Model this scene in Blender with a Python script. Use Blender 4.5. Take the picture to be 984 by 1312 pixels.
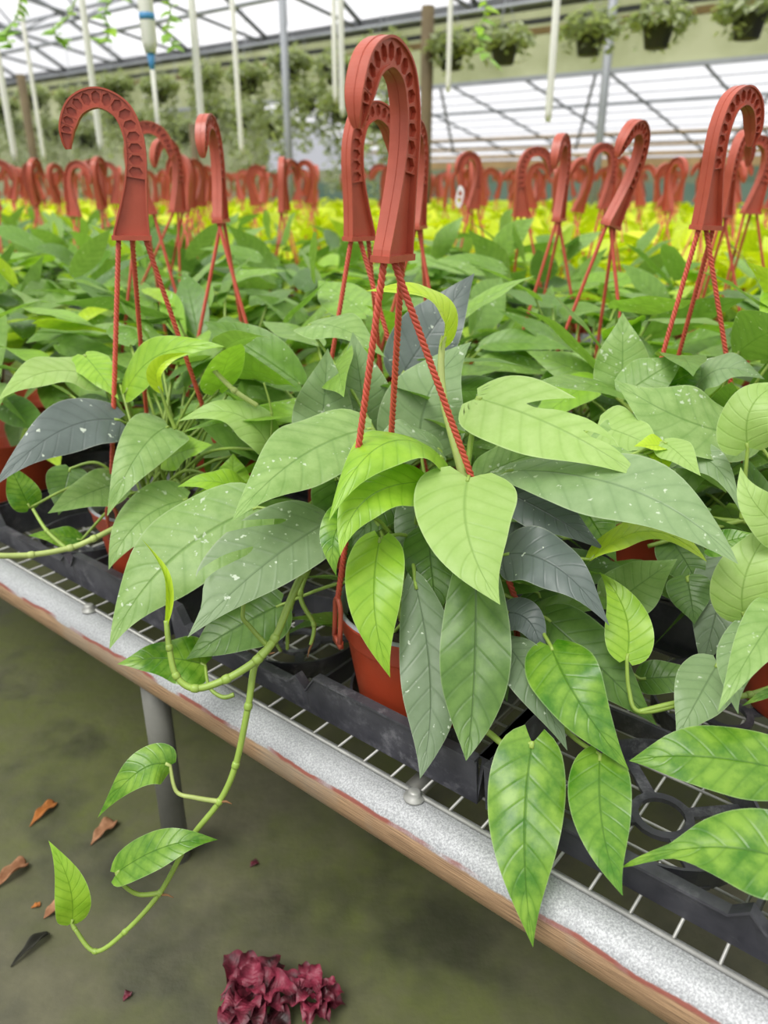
import bpy, math, random
from mathutils import Vector, Matrix
from mathutils.geometry import delaunay_2d_cdt
V = Vector
PI = math.pi
R = math.radians
scene = bpy.context.scene
COL = scene.collection
for o in list(bpy.data.objects):
    bpy.data.objects.remove(o)

# ------------------------------------------------------------------ camera
CZ = 0.945                      # camera height above the floor (m)
FPX, CXP, CYP = 985.0, 492.0, 656.0
TH = R(23.1)
cam = bpy.data.cameras.new('camera')
camo = bpy.data.objects.new('camera', cam)
COL.objects.link(camo)
camo.location = (0, 0, CZ)
camo.rotation_euler = (PI/2 - TH, 0, 0)
cam.sensor_fit = 'VERTICAL'
cam.sensor_height = 36.0
cam.lens = FPX/1312*36.0
cam.clip_start, cam.clip_end = 0.02, 200
cam.dof.use_dof = True
cam.dof.focus_distance = 0.74
cam.dof.aperture_fstop = 5.0
scene.camera = camo

# ------------------------------------------------------------------ world, light, exposure
w = bpy.data.worlds.new('overcast_sky'); scene.world = w
w.use_nodes = True
nt = w.node_tree
bg = nt.nodes['Background']
tc = nt.nodes.new('ShaderNodeTexCoord'); sx = nt.nodes.new('ShaderNodeSeparateXYZ')
rp = nt.nodes.new('ShaderNodeValToRGB')
nt.links.new(tc.outputs['Generated'], sx.inputs[0]); nt.links.new(sx.outputs['Z'], rp.inputs[0])
rp.color_ramp.elements[0].position = 0.0; rp.color_ramp.elements[0].color = (.52, .53, .57, 1)
rp.color_ramp.elements[1].position = 0.7; rp.color_ramp.elements[1].color = (1.0, 1.0, 1.0, 1)
nt.links.new(rp.outputs[0], bg.inputs[0])
bg.inputs[1].default_value = .95
sun = bpy.data.lights.new('sun', 'SUN'); suno = bpy.data.objects.new('sun', sun); COL.objects.link(suno)
sun.energy = 4.2; sun.angle = R(28); sun.color = (1.0, .98, .94)
suno.rotation_euler = (R(22), R(-22), 0)
scene.view_settings.view_transform = 'Standard'
scene.view_settings.look = 'None'
scene.view_settings.gamma = 1
scene.view_settings.use_curve_mapping = False
scene.view_settings.exposure = 0.13
scene.cycles.max_bounces = 10
scene.cycles.transparent_max_bounces = 16
scene.cycles.diffuse_bounces = 5
scene.cycles.sample_clamp_indirect = 6

# ------------------------------------------------------------------ frames
FWD = V((0, math.cos(TH), -math.sin(TH))); UPV = V((0, math.sin(TH), math.cos(TH))); CAM = V((0, 0, CZ))
UP = V((0, 0, 1))
def P(px, py, d):
    """the point seen at a pixel of the photograph at depth d along the optical axis"""
    return CAM + d*(FWD + V((1, 0, 0))*((px-CXP)/FPX) + UPV*((CYP-py)/FPX))
HEAD = R(51)
D = V((-math.sin(HEAD), math.cos(HEAD), 0)); N = V((math.cos(HEAD), math.sin(HEAD), 0))
O0 = V((0.046, 0.75, 0))
BZ = CZ - 0.57                  # bench top
def W(d, n, z):
    return O0 + D*d + N*n + V((0, 0, z))
def ncam(n, z, d=0):            # perpendicular distance from the camera, height relative to the camera
    return D*d + N*n + V((0, 0, CZ+z))

# ------------------------------------------------------------------ object helpers
ORG = {}
def empty(name, loc, label=None, cat=None, group=None):
    o = bpy.data.objects.new(name, None); COL.objects.link(o); o.location = loc
    o.empty_display_size = .05
    ORG[o.name] = V(loc)
    return tag(o, label, cat, group)
def tag(o, label=None, cat=None, group=None, kind=None):
    if label: o['label'] = label
    if cat: o['category'] = cat
    if group: o['group'] = group
    if kind: o['kind'] = kind
    return o
class MB:
    def __init__(s): s.v = []; s.f = []; s.uv = []; s.mi = []; s.t = []; s.tint = None
    def add(s, vs, fs, uvs=None, mi=0, tint=0.0):
        b = len(s.v)
        s.v += [tuple(x) for x in vs]; s.t += [tint]*len(vs)
        s.uv += list(uvs) if uvs else [(0.0, 0.0)]*len(vs)
        for f in fs: s.f.append(tuple(i+b for i in f)); s.mi.append(mi)
        return s
    def mesh(s, name, mats, off=V((0, 0, 0)), smooth=True, tint=False):
        me = bpy.data.meshes.new(name)
        me.from_pydata([(x[0]-off.x, x[1]-off.y, x[2]-off.z) for x in s.v], [], s.f)
        for m in (mats if isinstance(mats, (list, tuple)) else [mats]): me.materials.append(m)
        me.polygons.foreach_set('material_index', s.mi)
        me.polygons.foreach_set('use_smooth', [smooth]*len(s.f))
        uvl = me.uv_layers.new(name='UVMap')
        lv = [0]*len(me.loops); me.loops.foreach_get('vertex_index', lv)
        buf = []
        for i in lv: buf += s.uv[i]
        uvl.data.foreach_set('uv', buf)
        if tint:
            a = me.attributes.new('tint', 'FLOAT', 'POINT'); a.data.foreach_set('value', s.t)
        me.update()
        return me
    def build(s, name, mats, parent=None, smooth=True, tint=False):
        off = ORG[parent.name] if parent else V((0, 0, 0))
        return link(name, s.mesh(name, mats, off, smooth, tint), parent)
def link(name, me, parent=None):
    o = bpy.data.objects.new(name, me); COL.objects.link(o)
    if parent: o.parent = parent; ORG[o.name] = ORG[parent.name]
    else: ORG[o.name] = V((0, 0, 0))
    return o
def box(mb, c, ax, ay, az, mi=0):
    """centre and three half-axis vectors"""
    vs = [c + ax*i + ay*j + az*k for i in (-1, 1) for j in (-1, 1) for k in (-1, 1)]
    mb.add(vs, [(0,1,3,2), (4,6,7,5), (0,4,5,1), (2,3,7,6), (0,2,6,4), (1,5,7,3)], mi=mi)
def frame(t, ref=UP):
    t = t.normalized()
    if abs(t.dot(ref)) > .97: ref = V((1, 0, 0)) if abs(t.x) < .9 else V((0, 1, 0))
    a = t.cross(ref).normalized(); return a, a.cross(t).normalized()
def tube(mb, pts, r, seg=8, cap=True, mi=0, tint=0.0):
    n = len(pts); rs = r if isinstance(r, (list, tuple)) else [r]*n
    vs = []; fs = []; uv = []
    a = None; L = 0
    for i, p in enumerate(pts):
        t = (pts[min(i+1, n-1)] - pts[max(i-1, 0)]).normalized()
        if a is None: a, b = frame(t)
        else:
            a = (a - t*a.dot(t)).normalized(); b = t.cross(a)*-1
            b = a.cross(t)
        if i: L += (p-pts[i-1]).length
        for k in range(seg):
            q = 2*PI*k/seg
            vs.append(p + (a*math.cos(q) + b*math.sin(q))*rs[i]); uv.append((L, k/seg))
    for i in range(n-1):
        for k in range(seg):
            fs.append((i*seg+k, i*seg+(k+1) % seg, (i+1)*seg+(k+1) % seg, (i+1)*seg+k))
    if cap:
        fs.append(tuple(range(seg))[::-1]); fs.append(tuple((n-1)*seg+k for k in range(seg)))
    mb.add(vs, fs, uv, mi, tint)
def lathe(mb, prof, c, seg=32, mi=0, close=False):
    vs = []; fs = []; uv = []
    for r, z in prof:
        for k in range(seg):
            q = 2*PI*k/seg; vs.append(c + V((r*math.cos(q), r*math.sin(q), z))); uv.append((k/seg, z))
    n = len(prof)
    for i in range(n-1 + (1 if close else 0)):
        j = (i+1) % n
        for k in range(seg):
            fs.append((i*seg+k, i*seg+(k+1) % seg, j*seg+(k+1) % seg, j*seg+k))
    mb.add(vs, fs, uv, mi)
def spline(pts, n):
    """Catmull-Rom through points (Vectors)"""
    out = []
    m = len(pts)
    for i in range(m-1):
        p0, p1, p2, p3 = pts[max(i-1, 0)], pts[i], pts[i+1], pts[min(i+2, m-1)]
        for k in range(n):
            t = k/n
            out.append(.5*((2*p1) + (p2-p0)*t + (2*p0-5*p1+4*p2-p3)*t*t + (3*p1-p0-3*p2+p3)*t**3))
    out.append(pts[-1]); return out
def bez(a, b, c, n): return [a*(1-t)**2 + b*2*t*(1-t) + c*t*t for t in [i/n for i in range(n+1)]]

# ------------------------------------------------------------------ materials
def lin(c):
    return tuple(((x/255)/12.92 if x/255 <= .04045 else ((x/255+.055)/1.055)**2.4) for x in c) + (1,)
def node(nt, typ, **kw):
    n = nt.nodes.new(typ)
    for k, v in kw.items(): setattr(n, k, v)
    return n
def newmat(name):
    m = bpy.data.materials.new(name); m.use_nodes = True
    nt = m.node_tree; nt.nodes.clear()
    out = nt.nodes.new('ShaderNodeOutputMaterial')
    b = nt.nodes.new('ShaderNodeBsdfPrincipled'); nt.links.new(b.outputs[0], out.inputs[0])
    return m, nt, b, out
def mixc(nt, fac, a, b, typ='MIX'):
    m = nt.nodes.new('ShaderNodeMix'); m.data_type = 'RGBA'; m.blend_type = typ
    def put(s, v):
        if hasattr(v, 'is_linked') or hasattr(v, 'links'): nt.links.new(v, s)
        else: s.default_value = v
    put(m.inputs[0], fac); put(m.inputs[6], a); put(m.inputs[7], b)
    return m.outputs[2]
def math_(nt, op, a, b=0.0, c=None):
    m = nt.nodes.new('ShaderNodeMath'); m.operation = op
    for i, v in enumerate((a, b) if c is None else (a, b, c)):
        if hasattr(v, 'links'): nt.links.new(v, m.inputs[i])
        else: m.inputs[i].default_value = v
    return m.outputs[0]
def noise(nt, vec, scale, detail=3, rough=.55):
    n = nt.nodes.new('ShaderNodeTexNoise'); n.inputs['Scale'].default_value = scale
    n.inputs['Detail'].default_value = detail; n.inputs['Roughness'].default_value = rough
    if vec is not None: nt.links.new(vec, n.inputs['Vector'])
    return n.outputs['Fac']
def ramp(nt, fac, stops, interp='LINEAR'):
    r = nt.nodes.new('ShaderNodeValToRGB'); nt.links.new(fac, r.inputs[0]); cr = r.color_ramp; cr.interpolation = interp
    while len(cr.elements) < len(stops): cr.elements.new(.5)
    for e, (p, c) in zip(cr.elements, stops):
        e.position = p; e.color = c if len(c) == 4 else tuple(c)+(1,)
    return r.outputs[0]
def step(nt, fac, a, b):
    return ramp(nt, fac, [(a, (0, 0, 0, 1)), (b, (1, 1, 1, 1))])
def plain(name, col, rough=.5, metal=0.0, var=.0, scale=20, bump=0.0, bscale=80, spec=.5, col2=None):
    m, nt, b, out = newmat(name)
    tc = nt.nodes.new('ShaderNodeTexCoord')
    c = lin(col)
    if var or col2:
        f = noise(nt, tc.outputs['Object'], scale, 4)
        f = step(nt, f, .35, .65)
        c2 = lin(col2) if col2 else tuple(x*(1-var) for x in c[:3])+(1,)
        nt.links.new(mixc(nt, f, c, c2), b.inputs['Base Color'])
    else: b.inputs['Base Color'].default_value = c
    b.inputs['Roughness'].default_value = rough; b.inputs['Metallic'].default_value = metal
    b.inputs['Specular IOR Level'].default_value = spec
    if bump:
        bn = nt.nodes.new('ShaderNodeBump'); bn.inputs['Strength'].default_value = bump; bn.inputs['Distance'].default_value = .002
        nt.links.new(noise(nt, tc.outputs['Object'], bscale, 3), bn.inputs['Height']); nt.links.new(bn.outputs[0], b.inputs['Normal'])
    return m
def leafmat(name, c, cdark, vein, spots=0.0, mott=.5, rough=.42, trans=.28, tintramp=None, spec=.45, tipcol=None, sc=1.0):
    """leaf: midrib, side veins, mottling, white lime residue; a sheet that lets light through"""
    m, nt, b, out = newmat(name)
    tc = nt.nodes.new('ShaderNodeTexCoord'); ob = tc.outputs['Object']
    sep = nt.nodes.new('ShaderNodeSeparateXYZ'); nt.links.new(tc.outputs['UV'], sep.inputs[0])
    u, v = sep.outputs[0], sep.outputs[1]
    av = math_(nt, 'ABSOLUTE', v)
    if tintramp:
        at = nt.nodes.new('ShaderNodeAttribute'); at.attribute_name = 'tint'
        base = ramp(nt, at.outputs['Fac'], [(p, lin(q)) for p, q in tintramp])
        dk = mixc(nt, 1.0, base, (.62, .68, .58, 1), 'MULTIPLY')
        vn = mixc(nt, 1.0, base, (.62, .72, .55, 1), 'MULTIPLY')
    else:
        oi = nt.nodes.new('ShaderNodeObjectInfo')
        base = mixc(nt, math_(nt, 'MULTIPLY', oi.outputs['Random'], .28), lin(c), lin(cdark))
        dk = lin(cdark); vn = lin(vein)
    mo = step(nt, noise(nt, ob, 55*sc, 4, .6), .38, .66)
    col = mixc(nt, math_(nt, 'MULTIPLY', mo, mott), base, dk)
    # side veins sweeping to the tip
    lv = math_(nt, 'SUBTRACT', u, math_(nt, 'MULTIPLY', av, .16))
    fr = math_(nt, 'FRACT', math_(nt, 'MULTIPLY', lv, 9.0))
    tri = math_(nt, 'ABSOLUTE', math_(nt, 'SUBTRACT', fr, .5))
    cell = math_(nt, 'MULTIPLY', ramp(nt, tri, [(0.0, (1, 1, 1, 1)), (.42, (0, 0, 0, 1))]), .30)
    col = mixc(nt, cell, col, dk)
    vl = step(nt, tri, .06, .0)
    vl = ramp(nt, tri, [(0.0, (1, 1, 1, 1)), (.12, (0, 0, 0, 1))])
    col = mixc(nt, math_(nt, 'MULTIPLY', vl, .24), col, vn)
    mid = ramp(nt, av, [(0.0, (1, 1, 1, 1)), (.045, (0, 0, 0, 1))])
    col = mixc(nt, math_(nt, 'MULTIPLY', mid, .75), col, vn)
    edge = ramp(nt, av, [(.955, (0, 0, 0, 1)), (1.0, (1, 1, 1, 1))])
    col = mixc(nt, math_(nt, 'MULTIPLY', edge, .35), col, mixc(nt, .5, base, (.75, .8, .6, 1)))
    if spots:
        mp = nt.nodes.new('ShaderNodeMapping'); nt.links.new(ob, mp.inputs[0])
        n1 = noise(nt, mp.outputs[0], 150, 2, .5); n2 = noise(nt, mp.outputs[0], 30, 2, .5)
        s = math_(nt, 'ADD', n1, math_(nt, 'MULTIPLY', n2, .5))
        sm = step(nt, s, 1.0-.07*spots, 1.07-.07*spots)
        col = mixc(nt, math_(nt, 'MULTIPLY', sm, .62), col, lin((222, 232, 212)))
    nt.links.new(col, b.inputs['Base Color'])
    b.inputs['Roughness'].default_value = rough; b.inputs['Specular IOR Level'].default_value = spec
    bn = nt.nodes.new('ShaderNodeBump'); bn.inputs['Strength'].default_value = .38; bn.inputs['Distance'].default_value = .0018
    hh = math_(nt, 'SUBTRACT', math_(nt, 'MULTIPLY', noise(nt, ob, 40, 2), .8), math_(nt, 'ADD', math_(nt, 'MULTIPLY', vl, .35), mid))
    nt.links.new(hh, bn.inputs['Height']); nt.links.new(bn.outputs[0], b.inputs['Normal'])
    tr = nt.nodes.new('ShaderNodeBsdfTranslucent')
    nt.links.new(mixc(nt, 1.0, col, (1.15, 1.25, .62, 1), 'MULTIPLY'), tr.inputs[0])
    mx = nt.nodes.new('ShaderNodeMixShader'); mx.inputs[0].default_value = trans
    nt.links.new(b.outputs[0], mx.inputs[1]); nt.links.new(tr.outputs[0], mx.inputs[2])
    nt.links.new(mx.outputs[0], out.inputs[0])
    return m
M = {}
M['pale'] = leafmat('leaf_pale', (154, 185, 110), (118, 156, 74), (104, 142, 66), .9, .7)
M['heart'] = leafmat('leaf_fresh', (172, 201, 120), (148, 184, 88), (128, 164, 74), .0, .6)
M['bright'] = leafmat('leaf_bright', (160, 200, 62), (122, 172, 34), (100, 146, 30), .0, .6, .36)
M['lime'] = leafmat('leaf_lime', (192, 218, 58), (168, 202, 36), (140, 180, 36), .0, .4, .34)
M['mid'] = leafmat('leaf_mid', (138, 178, 62), (66, 122, 18), (64, 110, 24), .0, 1.0, .30, sc=.75)
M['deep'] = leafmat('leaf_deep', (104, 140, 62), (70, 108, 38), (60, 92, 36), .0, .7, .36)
M['sage'] = leafmat('leaf_sage', (142, 168, 118), (116, 146, 92), (98, 126, 80), 1.1, .55, .4, .2)
M['slate'] = leafmat('leaf_dull_sage', (128, 150, 108), (104, 130, 84), (90, 114, 74), .8, .55, .4, .16)
M['dusk'] = leafmat('leaf_grey_green', (116, 136, 104), (94, 118, 78), (78, 96, 70), .6, .6, .38, .14)
M['dark'] = leafmat('leaf_blue_grey', (98, 110, 104), (82, 94, 88), (66, 76, 70), .35, .5, .38, .08)
TR = [(0.0, (104, 116, 110)), (.1, (98, 134, 68)), (.3, (122, 164, 68)), (.55, (144, 180, 92)), (.78, (152, 198, 62)), (1.0, (192, 220, 60))]
M['foliage'] = leafmat('leaf_mixed', None, None, None, .45, .6, .36, .34, tintramp=TR)
TY = [(0.0, (196, 214, 40)), (.5, (216, 230, 26)), (1.0, (236, 240, 50))]
M['neon'] = leafmat('leaf_neon', None, None, None, 0, .3, .4, .3, tintramp=TY)
TT = [(0.0, (150, 158, 128)), (.5, (176, 184, 148)), (1.0, (200, 206, 172))]
M['trailing'] = leafmat('leaf_small_trailing', None, None, None, 0, .2, .5, .4, tintramp=TT)
M['stem'] = plain('stem_green', (148, 176, 76), .42, 0, .25, 30)
M['stempale'] = plain('stem_pale', (178, 194, 112), .45, 0, .2, 30)
M['root'] = plain('aerial_root_brown', (128, 92, 58), .8)
M['hook'] = plain('hook_terracotta_plastic', (180, 84, 62), .36, 0, .12, 35, .15, 160)
M['rope'] = plain('rope_terracotta', (200, 84, 62), .45, 0, .15, 60)
M['pot'] = plain('pot_terracotta_plastic', (188, 74, 44), .4, 0, .12, 14, .1, 90)
M['lining'] = plain('pot_lining_grey', (150, 152, 156), .5, 0, .15, 30)
M['soil'] = plain('potting_soil', (58, 46, 36), .95, 0, .5, 60, 1.0, 140)
M['tray'] = plain('tray_black_plastic', (74, 74, 80), .42, 0, 0, 22, .3, 60, col2=(52, 52, 58))
_m = M['tray']; _nt = _m.node_tree; _b = [n for n in _nt.nodes if n.type == 'BSDF_PRINCIPLED'][0]
_tc = _nt.nodes.new('ShaderNodeTexCoord'); _src = _b.inputs['Base Color'].links[0].from_socket
_k = math_(_nt, 'MULTIPLY', step(_nt, noise(_nt, _tc.outputs['Object'], 45, 6, .75), .5, .72), step(_nt, noise(_nt, _tc.outputs['Object'], 7, 2), .4, .65))
_nt.links.new(mixc(_nt, math_(_nt, 'MULTIPLY', _k, .6), _src, lin((150, 150, 154))), _b.inputs['Base Color'])
M['wire'] = plain('wire_galvanised', (176, 176, 170), .45, .35, .25, 60)
M['leg'] = plain('leg_galvanised', (122, 122, 114), .55, .2, .3, 14)
M['white'] = plain('pvc_white', (226, 226, 214), .45, 0, .08, 4)
M['blue'] = plain('blue_band', (70, 140, 190), .5)
M['steel'] = plain('structure_steel', (156, 160, 164), .5, .3, .2, 3)
M['gutter'] = plain('gutter_steel', (108, 110, 114), .55, .2, .3, 2)
M['wood'] = plain('post_wood', (112, 98, 70), .8, 0, .3, 6)
M['beam'] = plain('beam_wood', (178, 150, 104), .8, 0, .25, 3)
M['blackpot'] = plain('planter_black_plastic', (40, 40, 44), .45)
M['curtain'] = plain('shade_curtain_olive', (168, 172, 136), .95, 0, 0, 1.6, col2=(138, 144, 104))
M['backwall'] = plain('back_wall_olive', (128, 132, 104), .95, 0, 0, 1.2, col2=(84, 104, 86))
M['hedge'] = plain('hedge_screen_olive', (156, 160, 128), .95, 0, 0, 1.1, col2=(122, 132, 98))
M['teal'] = plain('teal_shade_cloth', (112, 132, 116), .9, 0, 0, 2, col2=(92, 122, 108))
M['deadleaf'] = plain('dead_leaf_tan', (170, 126, 92), .8, 0, 0, 60, .5, 90, col2=(128, 84, 52))
M['deadorange'] = plain('dead_leaf_orange', (176, 108, 46), .8, 0, .4, 60, .5, 90)
M['deadblack'] = plain('dead_leaf_black', (46, 46, 34), .8, 0, .3, 60)
M['burgundy'] = plain('burgundy_leaf', (140, 46, 68), .5, 0, 0, 34, .8, 90, col2=(46, 26, 26))
M['tagw'] = plain('tag_white_plastic', (236, 226, 230), .4)

# galvanised rail with a rusty underside; v runs round the pipe
m, nt, b, out = newmat('rail_galvanised_rusty')
tc = nt.nodes.new('ShaderNodeTexCoord'); ob = tc.outputs['Object']
sep = nt.nodes.new('ShaderNodeSeparateXYZ'); nt.links.new(tc.outputs['UV'], sep.inputs[0])
mp = nt.nodes.new('ShaderNodeMapping'); mp.inputs['Scale'].default_value = (5, 60, 1); nt.links.new(tc.outputs['UV'], mp.inputs[0])
streak = noise(nt, mp.outputs[0], 3.0, 5, .65)
blot = noise(nt, ob, 9, 4)
gal = mixc(nt, step(nt, noise(nt, ob, 520, 3, .7), .4, .68), lin((146, 148, 149)), lin((196, 198, 199)))
gal = mixc(nt, math_(nt, 'MULTIPLY', step(nt, blot, .45, .75), .4), gal, lin((142, 144, 144)))
tan = mixc(nt, step(nt, streak, .35, .65), lin((188, 154, 118)), lin((116, 92, 70)))
tan = mixc(nt, math_(nt, 'MULTIPLY', step(nt, blot, .5, .62), .5), tan, lin((150, 140, 124)))
red = mixc(nt, streak, lin((158, 92, 78)), lin((120, 66, 56)))
jit = math_(nt, 'MULTIPLY_ADD', math_(nt, 'SUBTRACT', noise(nt, ob, 16, 4), .5), .06, sep.outputs[1])
f1 = ramp(nt, jit, [(.156, (0, 0, 0, 1)), (.163, (1, 1, 1, 1)), (.6, (1, 1, 1, 1)), (.61, (0, 0, 0, 1))])
f2 = ramp(nt, jit, [(.176, (0, 0, 0, 1)), (.186, (1, 1, 1, 1)), (.62, (1, 1, 1, 1)), (.66, (0, 0, 0, 1))])
redk = math_(nt, 'MULTIPLY', f1, step(nt, noise(nt, ob, 11, 2), .40, .5))
c1 = mixc(nt, redk, gal, red); c1 = mixc(nt, f2, c1, tan)
nt.links.new(c1, b.inputs['Base Color'])
b.inputs['Roughness'].default_value = .5; b.inputs['Metallic'].default_value = .15
bn = nt.nodes.new('ShaderNodeBump'); bn.inputs['Strength'].default_value = .4; bn.inputs['Distance'].default_value = .001
nt.links.new(noise(nt, ob, 220, 3), bn.inputs['Height']); nt.links.new(bn.outputs[0], b.inputs['Normal'])
M['rail'] = m

# mossy wet concrete
m, nt, b, out = newmat('floor_mossy_concrete')
tc = nt.nodes.new('ShaderNodeTexCoord'); ob = tc.outputs['Object']
n1 = noise(nt, ob, 2.2, 5, .6); n2 = noise(nt, ob, 6.5, 5, .65); n3 = noise(nt, ob, 38, 4, .6)
c = mixc(nt, step(nt, n2, .35, .65), lin((100, 98, 74)), lin((72, 72, 52)))
c = mixc(nt, math_(nt, 'MULTIPLY', step(nt, n1, .40, .58), .8), c, lin((84, 92, 38)))
mpp = nt.nodes.new('ShaderNodeMapping'); mpp.inputs['Location'].default_value = (3.1, 1.7, 0); nt.links.new(ob, mpp.inputs[0])
dk = step(nt, noise(nt, mpp.outputs[0], 3.4, 4, .6), .50, .62)
c = mixc(nt, math_(nt, 'MULTIPLY', dk, .75), c, lin((48, 49, 42)))
c = mixc(nt, math_(nt, 'MULTIPLY', step(nt, n3, .4, .62), .25), c, lin((80, 78, 62)))
nt.links.new(c, b.inputs['Base Color'])
nt.links.new(math_(nt, 'MULTIPLY_ADD', dk, -.3, .75), b.inputs['Roughness'])
bn = nt.nodes.new('ShaderNodeBump'); bn.inputs['Strength'].default_value = .35; bn.inputs['Distance'].default_value = .004
nt.links.new(n3, bn.inputs['Height']); nt.links.new(bn.outputs[0], b.inputs['Normal'])
M['floor'] = m

# translucent greenhouse film
m, nt, b, out = newmat('greenhouse_film')
nt.nodes.remove(b)
t1 = nt.nodes.new('ShaderNodeBsdfTransparent'); t1.inputs[0].default_value = (.97, .97, .98, 1)
t2 = nt.nodes.new('ShaderNodeBsdfTranslucent'); t2.inputs[0].default_value = (.93, .93, .95, 1)
mx = nt.nodes.new('ShaderNodeMixShader'); mx.inputs[0].default_value = .45
nt.links.new(t1.outputs[0], mx.inputs[1]); nt.links.new(t2.outputs[0], mx.inputs[2]); nt.links.new(mx.outputs[0], out.inputs[0])
M['film'] = m

# ================================================================== SETTING
mb = MB(); a = ncam(-6, -CZ, -14); 
fl = [ncam(-6, -CZ, -22), ncam(34, -CZ, -22), ncam(34, -CZ, 40), ncam(-6, -CZ, 40)]
mb.add(fl, [(0, 1, 2, 3)]); o = mb.build('floor', M['floor'], smooth=False); tag(o, kind='structure')
for v in []: pass

def slab(name, pts, mat, th=.04):
    """a sheet with thickness from a polygon in the plane of its points"""
    n = (pts[1]-pts[0]).cross(pts[2]-pts[0]).normalized()*th
    k = len(pts); mb = MB()
    vs = list(pts) + [p+n for p in pts]
    fs = [tuple(range(k))[::-1], tuple(range(k, 2*k))] + [(i, (i+1) % k, (i+1) % k+k, i+k) for i in range(k)]
    mb.add(vs, fs); o = mb.build(name, mat, smooth=False); return tag(o, kind='structure')
D0, D1 = -9, 34
def strip(name, n0, z0, n1, z1, mat):
    mb = MB(); mb.add([ncam(n0, z0, D0), ncam(n1, z1, D0), ncam(n1, z1, D1), ncam(n0, z0, D1)], [(0, 1, 2, 3)])
    return tag(mb.build(name, mat, smooth=False), kind='structure')
# near bay roof film, arched
prof = [(7.6, 1.62), (6.6, 2.15), (5.2, 2.66), (3.4, 3.0), (1.6, 3.1), (-.2, 3.0), (-2.0, 2.66), (-3.4, 2.15), (-4.4, 1.62)]
mb = MB()
for i in range(len(prof)-1):
    (n0, z0), (n1, z1) = prof[i], prof[i+1]
    mb.add([ncam(n0, z0, D0), ncam(n1, z1, D0), ncam(n1, z1, D1), ncam(n0, z0, D1)], [(0, 1, 2, 3)])
tag(mb.build('roof_film', M['film'], smooth=False), kind='structure')
# trusses and purlins of the near bay
mb = MB()
for k in range(-5, 20):
    tube(mb, [ncam(n, z-.05, k*1.5+.4) for n, z in prof], .028, 6)
    tube(mb, [ncam(7.6, 1.55, k*1.5+.4), ncam(4.2, 2.05, k*1.5+.4), ncam(-.2, 2.05, k*1.5+.4)], .02, 6)
    for (na, za), (nb, zb) in (((6.6, 2.1), (6.0, 1.8)), ((5.2, 2.6), (6.0, 1.8)), ((5.2, 2.6), (4.2, 2.05)), ((3.4, 2.95), (4.2, 2.05))):
        tube(mb, [ncam(na, za, k*1.5+.4), ncam(nb, zb, k*1.5+.4)], .013, 5)
for n, z in ((6.6, 2.08), (5.2, 2.58), (3.4, 2.92), (4.2, 2.03), (6.0, 1.8)):
    tube(mb, [ncam(n, z, D0), ncam(n, z, D1)], .02, 6)
tag(mb.build('roof_trusses', M['steel']), kind='structure')
# gutter with its boards
mb = MB()
def beam(mb, n, z, hn, hz): box(mb, ncam(n, z, (D0+D1)/2), D*((D1-D0)/2), N*hn, V((0, 0, hz)))
beam(mb, 7.6, 1.60, .12, .05); beam(mb, 7.75, 1.46, .03, .02)
tag(mb.build('roof_gutter', M['gutter'], smooth=False), kind='structure')
mb = MB(); beam(mb, 7.72, 1.37, .03, .028); tag(mb.build('roof_board', M['beam'], smooth=False), kind='structure')
# olive shade curtain below and behind the gutter
mb = MB(); box(mb, ncam(9.6, 1.62, (D0+D1)/2), D*((D1-D0)/2), N*.01, V((0, 0, .42)))
tag(mb.build('wall_curtain', M['curtain'], smooth=False), kind='structure')
mb = MB(); beam(mb, 9.55, 1.2, .03, .025); tag(mb.build('wall_rail', M['steel'], smooth=False), kind='structure')
# far bay: white film roof slope with purlins and rafters
DS = D1; D1 = 15.6
strip('roof_far_film', 13.5, 1.9, 20.0, .62, M['film'])
strip('roof_far_ridge_film', 13.5, 1.9, 9.7, 2.9, M['film'])
mb = MB()
for i in range(13):
    t = i/12; n, z = 13.5+6.5*t, 1.9-1.28*t
    beam(mb, n, z-.06, .02, .010 + (.022 if i % 4 == 0 else 0))
for k in range(-6, 10):
    tube(mb, [ncam(13.5, 1.82, k*1.6), ncam(20, .54, k*1.6)], .03, 5)
    if k % 2 == 0:
        tube(mb, [ncam(13.5, 1.80, k*1.6), ncam(17, .7, k*1.6+2.0)], .03, 5)
        tube(mb, [ncam(20, .5, k*1.6), ncam(20, -CZ, k*1.6)], .05, 6)
tag(mb.build('roof_far_purlins', M['steel'], smooth=False), kind='structure')
mb = MB(); beam(mb, 19.9, .48, .05, .10); beam(mb, 19.2, .66, .03, .045); beam(mb, 18.4, .82, .03, .035); beam(mb, 17.5, 1.0, .03, .025)
tag(mb.build('roof_far_beam', M['beam'], smooth=False), kind='structure')
D1 = DS
mb = MB(); box(mb, ncam(11.6, .45, 23.0), D*10.6, N*.03, V((0, 0, 1.35)))
tag(mb.build('wall_hedge_screen', M['hedge'], smooth=False), kind='structure')
mb = MB(); box(mb, ncam(20.6, -.28, (D0+D1)/2), D*((D1-D0)/2), N*.03, V((0, 0, .72)))
tag(mb.build('wall_far', M['backwall'], smooth=False), kind='structure')
mb = MB(); box(mb, ncam(15.0, -.48, (D0+D1)/2), D*((D1-D0)/2), N*.02, V((0, 0, .5)))
tag(mb.build('wall_low_cloth', M['teal'], smooth=False), kind='structure')
# left gable end
mb = MB(); box(mb, ncam(8, .1, D1), D*.03, N*14, V((0, 0, 1.2)))
tag(mb.build('wall_left', M['backwall'], smooth=False), kind='structure')

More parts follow.
